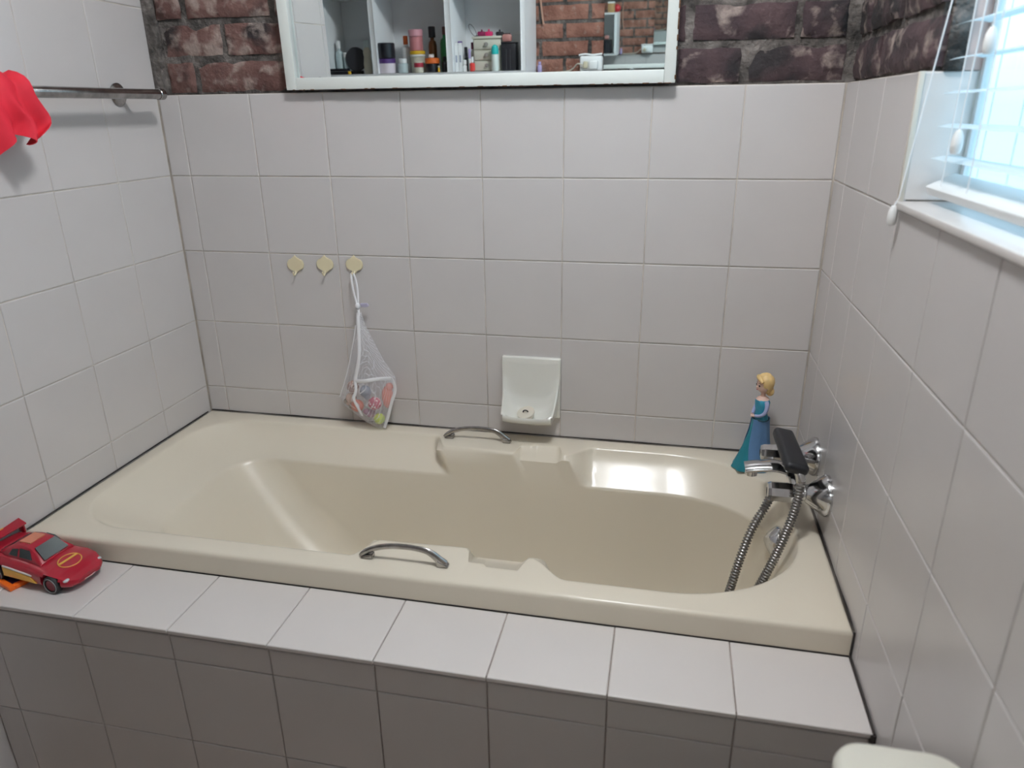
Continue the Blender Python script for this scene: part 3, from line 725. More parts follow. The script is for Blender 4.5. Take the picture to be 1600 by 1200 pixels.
bm.faces.new(rws[0]); bm.faces.new(rws[-1]); dp('skirt', bm, TEAL)
bm = bmesh.new(); rws = []      # overskirt, open at the front (-x)
for j in range(13):
    z = 0.002 + 0.128 * j / 12; op = 0.55 + 0.9 * (1 - j / 12) ** 1.5
    row = []
    for k in range(37):
        th = -PI + op * 0.85 + (2 * PI - op * 1.7) * k / 36 - 0.15; row.append(skirt_pt(z, th, 0.0025))
    rws.append(row)
vo = [[bm.verts.new(p) for p in r] for r in rws]
for a, b in zip(vo, vo[1:]):
    for k in range(36): bm.faces.new((a[k], a[k + 1], b[k + 1], b[k]))
bmesh.ops.solidify(bm, geom=bm.faces[:], thickness=0.0016); dp('overskirt', bm, LBLUE)
# torso, neck and head in one surface
bm = bmesh.new()
lathe(bm, [(0.0205, 0.126), (0.0195, 0.133), (0.0165, 0.142), (0.0165, 0.150), (0.0195, 0.163), (0.0205, 0.172), (0.0175, 0.1785)], seg=28, sx=0.82, sy=1.0)
dp('bodice', bm, BLUE2)
bm = bmesh.new(); lathe(bm, [(0.0175, 0.1775), (0.0145, 0.1815), (0.0072, 0.1855), (0.0062, 0.190), (0.0066, 0.1945), (0.0110, 0.1985), (0.0165, 0.205), (0.0190, 0.2135), (0.0188, 0.222), (0.0155, 0.2315), (0.009, 0.237), (0, 0.2385)], seg=28, sx=0.9, sy=0.95)
for v in bm.verts:      # chin and face forward (-x)
    if 0.196 < v.co.z < 0.216 and v.co.x < 0: v.co.x -= 0.002 * (1 - abs(v.co.z - 0.204) / 0.012)
head = dp('head', bm, SKIN)
def hp_(n, bm, m, **k): bm.transform(RZ); return obj(n, bm, m, head, **k)
bm = bmesh.new(); ball(bm, (-0.0184, 0, 0.2095), 0.0022, 1.3, 0.8, 1.1, 10, 8); hp_('nose', bm, SKIN)
for s in (-1, 1):
    bm = bmesh.new(); ball(bm, (-0.0160, s * 0.0066, 0.2145), 0.0030, 0.45, 1.2, 0.75, 12, 8); hp_('eye', bm, mat('doll_eye', (0.02, 0.015, 0.02), 0.3, var=0.02))
    bm = bmesh.new(); sweep(bm, smooth_path([(-0.0168, s * 0.003, 0.2195), (-0.0160, s * 0.0065, 0.2208), (-0.0138, s * 0.0100, 0.2195)], 3), 0.0006, seg=6); hp_('eyebrow', bm, mat('doll_brow', (0.30, 0.17, 0.08), 0.6, var=0.05))
    bm = bmesh.new(); ball(bm, (0.000, s * 0.0178, 0.2115), 0.0032, 0.8, 0.5, 1.2, 10, 8); hp_('ear', bm, SKIN)
bm = bmesh.new(); ball(bm, (-0.0176, 0, 0.2040), 0.0022, 0.5, 1.6, 0.55, 10, 8); hp_('mouth', bm, mat('doll_lips', (0.55, 0.14, 0.16), 0.4, var=0.03))
# hair: a rounded cap with a plain bob at the neck
bm = bmesh.new(); ball(bm, (0, 0, 0), 1.0, 0.0205, 0.0215, 0.0215, 28, 20)
for v in bm.verts:
    v.co += Vector((0.0022, 0, 0.2215))
    if v.co.x < -0.010 and v.co.z < 0.226: v.co.x = -0.010 + (v.co.x + 0.010) * 0.15
    v.co.z += 0.0012 * math.sin(v.co.y * 600) * (1 if v.co.z > 0.222 else 0)
    if v.co.x > 0 and v.co.z < 0.214: v.co.z -= 0.006
dp('hair', bm, HAIR)
bm = bmesh.new(); sweep(bm, smooth_path([(-0.013, -0.0165, 0.2255), (-0.0155, -0.006, 0.2320), (-0.0125, 0.008, 0.2335), (-0.004, 0.017, 0.2290)], 5), lambda t: 0.0035 + 0.0022 * math.sin(t * PI), seg=10); dp('fringe', bm, HAIR)
bm = bmesh.new(); ball(bm, (0.0135, -0.004, 0.1985), 0.0095, 1.0, 1.25, 1.2, 16, 12); dp('hair_bun', bm, HAIR)
for s in (-1, 1):
    pts = smooth_path([(0.001, s * 0.0165, 0.1755), (0.001, s * 0.0228, 0.168), (-0.003, s * 0.0240, 0.152), (-0.011, s * 0.0180, 0.142), (-0.0185, s * 0.0075, 0.1385)], 5)
    bm = bmesh.new(); sweep(bm, pts, lambda t: 0.0056 - 0.0022 * t, seg=12); arm = dp('arm', bm, SLV)
    bm = bmesh.new(); ball(bm, (-0.0205, s * 0.0045, 0.1375), 0.0036, 1.2, 1.1, 0.8, 12, 8)
    for k in range(4): sweep(bm, smooth_path([(-0.0215, s * (0.0045 - 0.0012 * k), 0.1388 - 0.0006 * k), (-0.0245, s * (0.0025 - 0.0012 * k), 0.1378 - 0.0006 * k), (-0.0250, s * (-0.0002 - 0.001 * k), 0.1358 - 0.0006 * k)], 2), 0.0009, seg=6)
    sweep(bm, smooth_path([(-0.0200, s * 0.0060, 0.1400), (-0.0220, s * 0.0045, 0.1418), (-0.0240, s * 0.0030, 0.1412)], 2), 0.0010, seg=6)
    bm.transform(RZ); obj('hand', bm, SKIN, arm)
bm = bmesh.new(); sweep(bm, [Vector((0.0178 * math.cos(t), 0.0212 * math.sin(t), 0.1290)) for t in [2 * PI * k / 30 for k in range(31)]], 0.0017, seg=6, cap=False); dp('belt', bm, mat('dark_teal_belt', (0.01, 0.06, 0.09), 0.5, var=0.1))

# ------------------------------------------------------------------ toy car and the orange frame under it
car = empty('toy_car', (0.108, -0.748, H), math.radians(-4)); tag(car, 'glossy red toy racing car on the tiled ledge', 'toy car')
def cp(n, bm, m, par=car, **k): return obj(n, bm, m, par, **k)
# body stations: x, half width, sill z, belt z, top z (hood or deck)
st = [(-0.108, 0.034, 0.022, 0.040, 0.046), (-0.100, 0.044, 0.015, 0.043, 0.053), (-0.075, 0.0485, 0.013, 0.044, 0.055), (-0.045, 0.0475, 0.012, 0.043, 0.053), (0.0, 0.0455, 0.011, 0.040, 0.049), (0.030, 0.0475, 0.011, 0.038, 0.046), (0.055, 0.0500, 0.012, 0.036, 0.043), (0.078, 0.0475, 0.012, 0.032, 0.0375), (0.094, 0.040, 0.013, 0.026, 0.031), (0.104, 0.026, 0.016, 0.022, 0.0255)]
def interp(x):
    for a, b in zip(st, st[1:]):
        if a[0] <= x <= b[0]: f = (x - a[0]) / (b[0] - a[0]); f2 = f; return [p + (q - p) * f2 for p, q in zip(a, b)]
bm = bmesh.new(); rws = []
NX = 130
for i in range(NX + 1):
    x = -0.108 + 0.212 * i / NX; _, w, zs, zb, zt = interp(x)
    pts = [(-w * 0.86, zs), (-w * 0.97, zs + 0.004), (-w, (zs + zb) / 2), (-w * 0.985, zb - 0.003), (-w * 0.93, zb + 0.002), (-w * 0.80, zt - 0.002), (-w * 0.5, zt), (0, zt + 0.001)]
    pts = pts + [(-a, b) for a, b in pts[-2::-1]]
    rws.append([bm.verts.new((x, a, b)) for a, b in pts])
for a, b in zip(rws, rws[1:]):
    m_ = len(a)
    for k in range(m_): bm.faces.new((a[k], a[(k + 1) % m_], b[(k + 1) % m_], b[k]))
bm.faces.new(rws[0]); bm.faces.new(rws[-1])
WH = [(0.062, 1), (0.062, -1), (-0.068, 1), (-0.068, -1)]
for x, s in WH:     # wheel arches: press the flank inward around each wheel
    for v in bm.verts:
        d = math.hypot(v.co.x - x, v.co.z - 0.0175)
        if d < 0.0205 and v.co.y * s > 0.025 and v.co.z < 0.034: v.co.y = s * 0.032
body = cp('body', bm, RED, angle=35)
# cabin
bm = bmesh.new(); cs = [(-0.070, 0.030, 0.053, 0.0545), (-0.052, 0.0345, 0.052, 0.0645), (-0.035, 0.0350, 0.051, 0.0715), (-0.015, 0.0345, 0.050, 0.0735), (0.004, 0.0335, 0.049, 0.0715), (0.018, 0.0345, 0.048, 0.062), (0.034, 0.036, 0.046, 0.0475)]
rws = []
for x, w, z0, z1 in cs:
    tw = w * (1 - 0.28 * min(1, (z1 - z0) / 0.02))
    pts = [(-w, z0 - 0.006), (-w, z0), (-(w + tw) / 2 - 0.001, (z0 + z1) / 2), (-tw, z1 - 0.002), (-tw * 0.85, z1), (0, z1 + 0.001)]
    pts += [(-a, b) for a, b in pts[-2::-1]]
    rws.append([bm.verts.new((x, a, b)) for a, b in pts])
for a, b in zip(rws, rws[1:]):
    m_ = len(a)
    for k in range(m_): bm.faces.new((a[k], a[(k + 1) % m_], b[(k + 1) % m_], b[k]))
bm.faces.new(rws[0]); bm.faces.new(rws[-1]); cabin = cp('cabin', bm, RED, angle=30)
DKGL = mat('smoked_window', (0.035, 0.045, 0.05), 0.12, var=0.05); YEL = mat('yellow_print', (0.80, 0.45, 0.08), 0.4, var=0.05); SIL = mat('silver_plastic', (0.55, 0.56, 0.58), 0.25, var=0.04)
def quadp(n, P, m, par, th=0.0011):
    bm = bmesh.new(); vs = [bm.verts.new(p) for p in P]; f = bm.faces.new(vs); f.normal_update()
    if f.normal.z < 0 and abs(f.normal.z) > 0.2: f.normal_flip(); f.normal_update()
    nn = f.normal.copy(); q = bmesh.ops.extrude_face_region(bm, geom=[f])
    for v in [x for x in q['geom'] if isinstance(x, bmesh.types.BMVert)]: v.co += nn * th
    for v in vs: v.co -= nn * th
    return obj(n, bm, m, par, smooth=False)
quadp('windscreen', [(0.0340, -0.026, 0.0515), (0.0340, 0.026, 0.0515), (0.0125, 0.0215, 0.0710), (0.0125, -0.0215, 0.0710)], DKGL, cabin)
quadp('rear_window', [(-0.0645, 0.022, 0.0575), (-0.0645, -0.022, 0.0575), (-0.0420, -0.019, 0.0692), (-0.0420, 0.019, 0.0692)], DKGL, cabin)
for s in (-1, 1):
    quadp('side_window', [(-0.016, s * 0.0328, 0.0535), (0.013, s * 0.0335, 0.0530), (0.004, s * 0.0275, 0.0675), (-0.016, s * 0.0275, 0.0690)][::s], DKGL, cabin, 0.0014)
    quadp('quarter_window', [(-0.040, s * 0.0332, 0.0555), (-0.021, s * 0.0328, 0.0540), (-0.021, s * 0.0280, 0.0675), (-0.034, s * 0.0285, 0.0660)][::s], DKGL, cabin, 0.0014)
    # yellow side flash, a plain slanted stripe
    quadp('side_stripe', [(-0.046, s * 0.0480, 0.0195), (0.030, s * 0.0478, 0.0165), (0.016, s * 0.0468, 0.0270), (-0.046, s * 0.0480, 0.0360)][::s], YEL, body, 0.0012)
    quadp('white_stripe', [(-0.046, s * 0.0478, 0.0375), (0.020, s * 0.0466, 0.0285), (0.020, s * 0.0466, 0.0305), (-0.046, s * 0.0476, 0.0400)][::s], mat('white_print', (0.75, 0.72, 0.70), 0.4, var=0.03), body, 0.0012)
    bm = bmesh.new(); ball(bm, (0.0885, s * 0.0345, 0.0270), 0.008, 0.8, 1.0, 0.45, 14, 8); obj('headlight', bm, SIL, body)
# hood emblem: a plain yellow ring with a bar
bm = bmesh.new(); ring_ = []
for k in range(37):
    t = 2 * PI * k / 36; x = 0.0625 + 0.0165 * math.cos(t); y = 0.021 * math.sin(t); z = interp(x)[4] + 0.0008 - 0.0005 * (y / 0.021) ** 2; ring_.append(Vector((x, y, z)))
sweep(bm, ring_, 0.0010, seg=6, cap=False)
sweep(bm, [Vector((0.058 + 0.0001 * k, -0.019 + 0.038 * k / 10, interp(0.058)[4] + 0.0008)) for k in range(11)], 0.0032, seg=8, flat=0.25, up=(0, 0, 1)); obj('hood_emblem', bm, YEL, body)
quadp('roof_panel', [(-0.030, -0.016, 0.0738), (-0.004, -0.016, 0.0742), (-0.004, 0.016, 0.0742), (-0.030, 0.016, 0.0738)], mat('coral_print', (0.62, 0.22, 0.13), 0.4, var=0.06), cabin, 0.0012)
bm = bmesh.new(); sweep(bm, smooth_path([(0.0885, -0.032, 0.0185), (0.1005, -0.020, 0.0175), (0.1050, 0, 0.0172), (0.1005, 0.020, 0.0175), (0.0885, 0.032, 0.0185)], 5), 0.0008, seg=6); obj('bumper_line', bm, mat('pale_pink_print', (0.75, 0.50, 0.48), 0.4, var=0.03), body)
# spoiler
bm = bmesh.new(); q = box(bm, -0.112, -0.088, -0.047, 0.047, 0.064, 0.0675, bev=0.0012)
for v in q: v.co.z += -(v.co.x + 0.088) * 0.45
box(bm, -0.104, -0.090, -0.044, -0.040, 0.048, 0.068, bev=0.001); box(bm, -0.104, -0.090, 0.040, 0.044, 0.048, 0.068, bev=0.001)
sp = cp('spoiler', bm, RED)
quadp('spoiler_stripe', [(-0.1085, -0.030, 0.0770), (-0.1085, 0.010, 0.0770), (-0.1005, 0.010, 0.0735), (-0.1005, -0.030, 0.0735)], YEL, sp, 0.0008)
for x, s in WH:
    Mw = Matrix.Translation((x, s * 0.0335, 0.0178)) @ Matrix.Rotation(-s * PI / 2, 4, 'X')
    tyre = cp('wheel', lt([(0.0, 0.0), (0.0155, 0.0), (0.0178, 0.003), (0.0178, 0.0125), (0.0160, 0.0150), (0.0118, 0.0155), (0.0112, 0.0125), (0.0, 0.0125)], seg=28, M4=Mw), RUBBER)
    obj('hub', lt([(0.0108, 0.0122), (0.0102, 0.0142), (0.004, 0.0132), (0.0, 0.0138)], seg=20, M4=Mw), mat('dark_red_hub', (0.22, 0.012, 0.025), 0.35, var=0.1), tyre)
    obj('rim_line', (lambda b_: (sweep(b_, [Mw @ Vector((0.0138 * math.cos(t), 0.0138 * math.sin(t), 0.0154)) for t in [2 * PI * k / 28 for k in range(29)]], 0.0004, seg=5, cap=False), b_)[1])(bmesh.new()), SIL, tyre)
car.rotation_euler = (0, math.radians(0.6), math.radians(-5)); car.scale = (1.08, 1.08, 1.10)

fr = empty('orange_toy_frame', (0.083, -0.817, H), math.radians(-19)); tag(fr, 'flat orange plastic toy frame under the red car', 'toy')
ORM = mat('orange_plastic', (0.90, 0.16, 0.015), 0.4, var=0.04)
bm = bmesh.new()
for a in ((-0.10, 0.0, 0.0, 0.011), (-0.10, 0.0, 0.041, 0.052), (-0.011, 0.0, 0.011, 0.041), (-0.10, -0.089, 0.011, 0.041)): box(bm, *a, 0.0005, 0.0095, bev=0.0012)
bmesh.ops.remove_doubles(bm, verts=bm.verts[:], dist=0.00001)
obj('border', bm, ORM, fr); obj('base', bx(-0.092, -0.009, 0.009, 0.043, 0.0005, 0.004), mat('purple_plastic', (0.10, 0.05, 0.16), 0.5, var=0.1), fr)

# ------------------------------------------------------------------ rail and red cloth
rl = empty('towel_rail', (0.07, -0.6, 0.878)); tag(rl, 'worn chrome towel rail along the left wall', 'rail')
o = obj('tube', tube([(0.07, -0.078, 0.8785), (0.07, -1.0, 0.8745)], 0.0115, seg=20), CHROME_W, rl); local(o, rl)
Mc = Matrix.Translation((0.07, -0.092, 0.8785)) @ Matrix.Rotation(-PI / 2, 4, 'X')
o = obj('end_cap', lt([(0.0125, 0.0), (0.0135, 0.001), (0.0135, 0.004), (0.0122, 0.005), (0.0130, 0.007), (0.0130, 0.018), (0.010, 0.0205), (0.0, 0.021)], seg=20, M4=Mc), CHROME_W, rl); local(o, rl)
for yb_ in (-0.145, -0.93):
    Mc = Matrix.Translation((0.0005, yb_, 0.878)) @ Matrix.Rotation(PI / 2, 4, 'Y')
    o = obj('flange', lt([(0.026, 0.0), (0.026, 0.003), (0.022, 0.006), (0.010, 0.009), (0.007, 0.010), (0.007, 0.062), (0, 0.062)], seg=24, M4=Mc), CHROME_W, rl); local(o, rl)

CLOTH = mat('red_cloth', (0.72, 0.02, 0.045), 0.75, var=0.12, vscale=14)
bm = bmesh.new(); NA, NB = 36, 26; gg = {}
for i in range(NA + 1):
    u = i / NA; y = -0.480 - 0.19 * u
    for j in range(NB + 1):
        v = j / NB; th = -0.3 + v * (PI + 0.6)
        # over the rail: front fall (+x side) and back fall
        hang = 0.055 + 0.035 * math.sin(u * 9 + 0.6) * (1 - u) + 0.10 * u
        s = (v - 0.5) * 2
        r = 0.016 + 0.008 * noise.noise(Vector((u * 6, v * 4, 1.0))) + 0.020 * (1 - abs(s)) * (0.4 + 0.6 * abs(math.sin(u * 11 + 1)))
        if abs(s) < 0.35:
            a_ = s / 0.35 * PI / 2; x = 0.07 + (r + 0.002) * math.sin(a_); z = 0.8765 + (r + 0.002) * math.cos(a_)
        else:
            f = (abs(s) - 0.35) / 0.65; sg = 1 if s > 0 else -1
            fold = 0.014 * math.sin(u * 24 + 2.2 * f + (0 if sg > 0 else 1)) * f
            x = 0.07 + sg * (r + 0.002 + 0.006 * f) + (fold if sg > 0 else fold * 0.5); z = 0.8765 - f * hang * (1.0 if sg > 0 else 0.8)
            x = max(x, 0.012)
        yy = y + 0.018 * noise.noise(Vector((v * 5, u * 3, 4))) + (0.030 * abs(s) * sm(0.35, 0, u) * (-1 if s > 0 else 0.4)) + 0.022 * math.sin(v * 9) * sm(0.4, 0.0, u)
        gg[i, j] = bm.verts.new((x, yy, z))
for i in range(NA):
    for j in range(NB): bm.faces.new((gg[i, j], gg[i + 1, j], gg[i + 1, j + 1], gg[i, j + 1]))
bmesh.ops.recalc_face_normals(bm, faces=bm.faces[:]); bmesh.ops.solidify(bm, geom=bm.faces[:], thickness=0.0018)
o = obj('red_cloth', bm, CLOTH, angle=70); tag(o, 'bright red cloth bunched over the towel rail', 'cloth')

# ------------------------------------------------------------------ framed mirror
mr = empty('wall_mirror', (0.843, -0.014, 0.90)); tag(mr, 'white chipped-paint framed mirror on the brick wall over the bath', 'mirror')
MIR = bpy.data.materials.new('mirror_silver'); MIR.use_nodes = True; b_ = MIR.node_tree.nodes['Principled BSDF']; b_.inputs['Metallic'].default_value = 1; b_.inputs['Roughness'].default_value = 0.0; b_.inputs['Base Color'].default_value = (0.88, 0.93, 0.93, 1)
FRM = mat('mirror_frame_paint', (0.74, 0.78, 0.75), 0.45, var=0.03, bump=0.15, bscale=60)
nz_ = Vector((-0.0085, -1.0, -0.0278)).normalized(); xx = Vector((1, 0, 0)); xx = (xx - nz_ * xx.dot(nz_)).normalized(); zz = xx.cross(nz_) * -1
zz = nz_.cross(xx) if nz_.cross(xx).z > 0 else xx.cross(nz_)
MM = Matrix((xx, -nz_, zz)).transposed().to_4x4(); MM.translation = (0.843, -0.014, 0.884)   # local: x across, -y out of the wall, z up
HT = 0.74
def mp(n, bm, m, par=mr, **k): bm.transform(MM); o = obj(n, bm, m, par, **k); local(o, mr); return o
for a in ((-0.4645, -0.4375, 0, HT), (0.440, 0.4645, 0, HT)): mp('frame_side', bx(a[0], a[1], -0.014, 0.008, a[2], a[3], bev=0.002), FRM)
mp('frame_bottom', bx(-0.4375, 0.440, -0.014, 0.008, 0, 0.0275, bev=0.002), FRM); mp('frame_top', bx(-0.4375, 0.440, -0.014, 0.008, HT - 0.0275, HT, bev=0.002), FRM)
bm = bmesh.new(); vs = [bm.verts.new(p) for p in ((-0.4375, 0.0, 0.0275), (0.440, 0.0, 0.0275), (0.440, 0.0, HT - 0.0275), (-0.4375, 0.0, HT - 0.0275))]; f = bm.faces.new(vs)
q = bmesh.ops.extrude_face_region(bm, geom=[f])
for v in [x for x in q['geom'] if isinstance(x, bmesh.types.BMVert)]: v.co.y += 0.004
mp('mirror_glass', bm, MIR, smooth=False)
bm = bmesh.new(); rnd = random.Random(3)
for k in range(34):
    x = rnd.uniform(-0.46, 0.46); h_ = rnd.uniform(0.0003, 0.0014); box(bm, x, x + rnd.uniform(0.003, 0.014), -0.0144, -0.010, -0.0007, h_)
for k in range(30):
    z = rnd.uniform(0.0, 0.35); box(bm, 0.4625, 0.4655, -0.0147, -0.010, z, z + rnd.uniform(0.003, 0.012))
mp('paint_chips', bm, mat('bare_wood', (0.16, 0.085, 0.045), 0.8, var=0.3, vscale=40), smooth=False)['kind'] = 'stuff'

# ------------------------------------------------------------------ window blind
bd = empty('venetian_blind', (1.70, -1.0, 0.72)); tag(bd, 'white slatted blind hanging in the window reveal', 'blind')
SLAT = mat('blind_slat', (0.80, 0.82, 0.82), 0.45, var=0.02)
n_ = SLAT.node_tree.nodes; l_ = SLAT.node_tree.links; tl_n = n_.new('ShaderNodeBsdfTranslucent'); tl_n.inputs[0].default_value = (0.80, 0.90, 0.95, 1); mx_n = n_.new('ShaderNodeMixShader'); mx_n.inputs[0].default_value = 0.45
l_.new(n_['Principled BSDF'].outputs[0], mx_n.inputs[1]); l_.new(tl_n.outputs[0], mx_n.inputs[2]); l_.new(mx_n.outputs[0], n_['Material Output'].inputs[0])
BX = 1.7145
def slat_mesh():
    bm = bmesh.new(); rws = []
    for i, y in enumerate((-1.48, -1.25, -1.0, -0.75, -0.532)):
        up_ = []; 
        for k in range(7):
            s = -1 + k / 3; x = s * 0.0215; z = 0.0035 * (1 - s * s)
            c, sn = math.cos(math.radians(3)), math.sin(math.radians(3)); up_.append(bm.verts.new((x * c - z * sn, y + 1.0, x * sn + z * c)))
        rws.append(up_)
    for a, b in zip(rws, rws[1:]):
        for k in range(6): bm.faces.new((a[k], a[k + 1], b[k + 1], b[k]))
    bmesh.ops.solidify(bm, geom=bm.faces[:], thickness=0.0012)
    return bm
s0 = obj('slat', slat_mesh(), SLAT, bd); s0.location = (BX - 1.70, 0, 0.757 - 0.72)
for k in range(1, 18):
    c = s0.copy(); COL.objects.link(c); c.location.z = 0.757 - 0.72 + 0.0452 * k
o = obj('bottom_rail', (lambda b_: (b_.transform(Matrix.Translation((BX, 0, 0.719)) @ Matrix.Rotation(math.radians(-28), 4, 'Y')), b_)[1])(bx(-0.022, 0.022, -1.482, -0.530, -0.0075, 0.0075, bev=0.003)), FR, bd); local(o, bd)
o = obj('head_rail', bx(BX - 0.023, BX + 0.023, -1.485, -0.527, 1.555, 1.597, bev=0.003), SLAT, bd); local(o, bd)
CORD = mat('white_cord', (0.82, 0.82, 0.82), 0.7, var=0.03)
for y in (-0.60, -0.70, -1.02, -1.36):
    for dx in (-0.022, 0.022):
        o = obj('ladder_cord', tube([(BX + dx, y, 0.722), (BX + dx, y, 1.57)], 0.0009, seg=6), CORD, bd); local(o, bd)
def acorn(p, s=1.0): return lt([(0.0, 0.0), (0.0052 * s, 0.001), (0.0072 * s, 0.006), (0.0075 * s, 0.014), (0.0065 * s, 0.024), (0.0035 * s, 0.031), (0.0, 0.032)], seg=18, M4=Matrix.Translation(p))
PULL = mat('white_pull', (0.80, 0.80, 0.79), 0.35, var=0.02)
for top, mid, bot in (((1.706, -0.640, 1.56), (W - 0.0075, -0.533, 0.6985), (W - 0.0125, -0.5325, 0.655)), ((1.694, -0.666, 1.56), (1.690, -0.646, 0.98), (1.688, -0.6425, 0.768)), ((1.694, -0.700, 1.56), (1.690, -0.690, 1.1), (1.688, -0.688, 0.889))):
    pts = [Vector(top), Vector(mid), Vector(bot) + Vector((0, 0, 0.031))]
    o = obj('pull_cord', tube(pts, 0.0011, seg=6), CORD, bd); local(o, bd)
    o = obj('cord_pull', acorn(bot), PULL, bd); local(o, bd)


# ceiling lamp added out of view above the frame, as the window alone is too dim
lp = empty('added_ceiling_lamp', (1.20, -0.88, CZ)); tag(lp, 'round white glass ceiling lamp, unseen, added to light the room', 'lamp')
LAMP = bpy.data.materials.new('lit_globe'); LAMP.use_nodes = True; b_ = LAMP.node_tree.nodes['Principled BSDF']
b_.inputs['Base Color'].default_value = (0.8, 0.8, 0.8, 1); b_.inputs['Emission Color'].default_value = (*LAMP_COL, 1); b_.inputs['Emission Strength'].default_value = LAMP_POWER
obj('globe', lt([(0.0, -0.155), (0.055, -0.146), (0.098, -0.110), (0.115, -0.070), (0.104, -0.030), (0.085, -0.015)], seg=32), LAMP, lp)
obj('base', lt([(0.095, -0.018), (0.10, -0.012), (0.10, 0.0), (0, 0.0)], seg=32), WHITEP, lp)

# ------------------------------------------------------------------ toilet cistern in the corner of the view
ct = empty('toilet', (1.59, -1.30, FZ)); tag(ct, 'off-white toilet with a rounded cistern lid by the right wall', 'toilet')
PORC = mat('porcelain', (0.70, 0.69, 0.61), 0.12, var=0.015)
def rrect(x0, x1, y0, y1, r, n=8):
    P = []
    for cx, cy, a in ((x1 - r, y1 - r, 0), (x0 + r, y1 - r, PI / 2), (x0 + r, y0 + r, PI), (x1 - r, y0 + r, 1.5 * PI)):
        for i in range(n + 1): t = a + PI / 2 * i / n; P.append((cx + r * math.cos(t), cy + r * math.sin(t)))
    return P
def slab(levels_):
    bm = bmesh.new(); rws = [[bm.verts.new((x, y, z)) for x, y in P] for P, z in levels_]; n = len(rws[0])
    for a, b in zip(rws, rws[1:]):
        for k in range(n): bm.faces.new((a[k], a[(k + 1) % n], b[(k + 1) % n], b[k]))
    bm.faces.new(rws[0]); bm.faces.new(rws[-1]); return bm
X0, X1, Y0, Y1 = 1.522, 1.660, -1.50, -1.105
o = obj('lid', slab([(rrect(X0, X1, Y0, Y1, 0.036), 0.150), (rrect(X0, X1, Y0, Y1, 0.036), 0.170), (rrect(X0 + 0.002, X1 - 0.002, Y0 + 0.002, Y1 - 0.002, 0.035), 0.176), (rrect(X0 + 0.008, X1 - 0.008, Y0 + 0.008, Y1 - 0.008, 0.03), 0.180)]), PORC, ct); local(o, ct)
o = obj('cistern', slab([(rrect(X0 + 0.02, X1 - 0.002, Y0 + 0.03, Y1 - 0.03, 0.03), -0.16), (rrect(X0 + 0.01, X1 - 0.002, Y0 + 0.012, Y1 - 0.012, 0.032), 0.05), (rrect(X0 + 0.006, X1 - 0.002, Y0 + 0.007, Y1 - 0.007, 0.034), 0.150)]), PORC, ct); local(o, ct)
o = obj('flush_button', lt([(0.019, 0.1795), (0.019, 0.184), (0.017, 0.186), (0, 0.186)], seg=20, M4=Matrix.Translation((1.59, -1.305, 0))), CHROME, ct); local(o, ct)
def oval(cx, cy, rx, ry, n=36): return [(cx + rx * math.cos(2 * PI * k / n), cy + ry * math.sin(2 * PI * k / n)) for k in range(n)]
o = obj('pan', slab([(oval(1.46, -1.305, 0.13, 0.11), FZ), (oval(1.44, -1.305, 0.12, 0.10), FZ + 0.12), (oval(1.36, -1.305, 0.22, 0.17), FZ + 0.33), (oval(1.35, -1.305, 0.235, 0.18), FZ + 0.39)]), PORC, ct); local(o, ct)
o = obj('seat_lid', slab([(oval(1.335, -1.305, 0.225, 0.185), FZ + 0.392), (oval(1.335, -1.305, 0.228, 0.188), FZ + 0.41), (oval(1.335, -1.305, 0.215, 0.175), FZ + 0.422)]), PORC, ct); local(o, ct)

# ------------------------------------------------------------------ rear of the room, seen in the mirror
sh = empty('wall_shelf', (0.10, YR, 0.89)); tag(sh, 'white open wall shelf with three bays seen in the mirror', 'shelf')
def sp_(n, *a, m=SHELFW): o = obj(n, bx(*a, bev=0.0015), m, sh); local(o, sh); return o
SX0, SX1, SF, SB = -0.40, 0.606, -1.760, YR + 0.001
sp_('bottom_board', SX0, SX1, SF, SB + 0.001, 0.889, 0.904); sp_('top_board', SX0, SX1, SF, SB + 0.001, 1.232, 1.247)
sp_('side_panel', SX0, SX0 + 0.022, SF, SB + 0.001, 0.904, 1.232); sp_('side_panel', SX1 - 0.022, SX1, SF, SB + 0.001, 0.904, 1.232)
sp_('divider', -0.134, -0.110, SF, SB + 0.001, 0.904, 1.232); sp_('divider', 0.234, 0.260, SF, SB + 0.001, 0.904, 1.232)
sp_('back_panel', SX0 + 0.022, SX1 - 0.022, SB - 0.0005, SB + 0.006, 0.904, 1.232, m=SHELFG)
SZ = 0.9042
G1 = 'toiletries on the mirrored shelf'
def item(name, label, cat, x, y, *parts_, z=SZ, group=G1):
    t = empty(name, (x, y, z)); tag(t, label, cat, group)
    for n, bm, m in parts_: obj(n, bm, m, t)
    return t
def cyl(r, z0, z1, b=0.002, seg=22): return lt([(r - b, z0), (r, z0 + b), (r, z1 - b), (r - b, z1)], seg=seg)
def bott(r, h, neck): return lt([(r - 0.002, 0), (r, 0.002), (r, h * 0.78), (r * 0.85, h * 0.88), (neck, h * 0.93), (neck, h)], seg=22)
def PM(n, c, r=0.35): return mat(n, c, r, var=0.04)
PALE = PM('pale_blue_plastic', (0.55, 0.66, 0.68)); BLK = PM('dark_plastic', (0.015, 0.015, 0.02)); WHT = PM('white_plastic', (0.82, 0.84, 0.84)); PUR = PM('purple_label', (0.10, 0.04, 0.20)); CRM = PM('cream_plastic', (0.62, 0.60, 0.50))
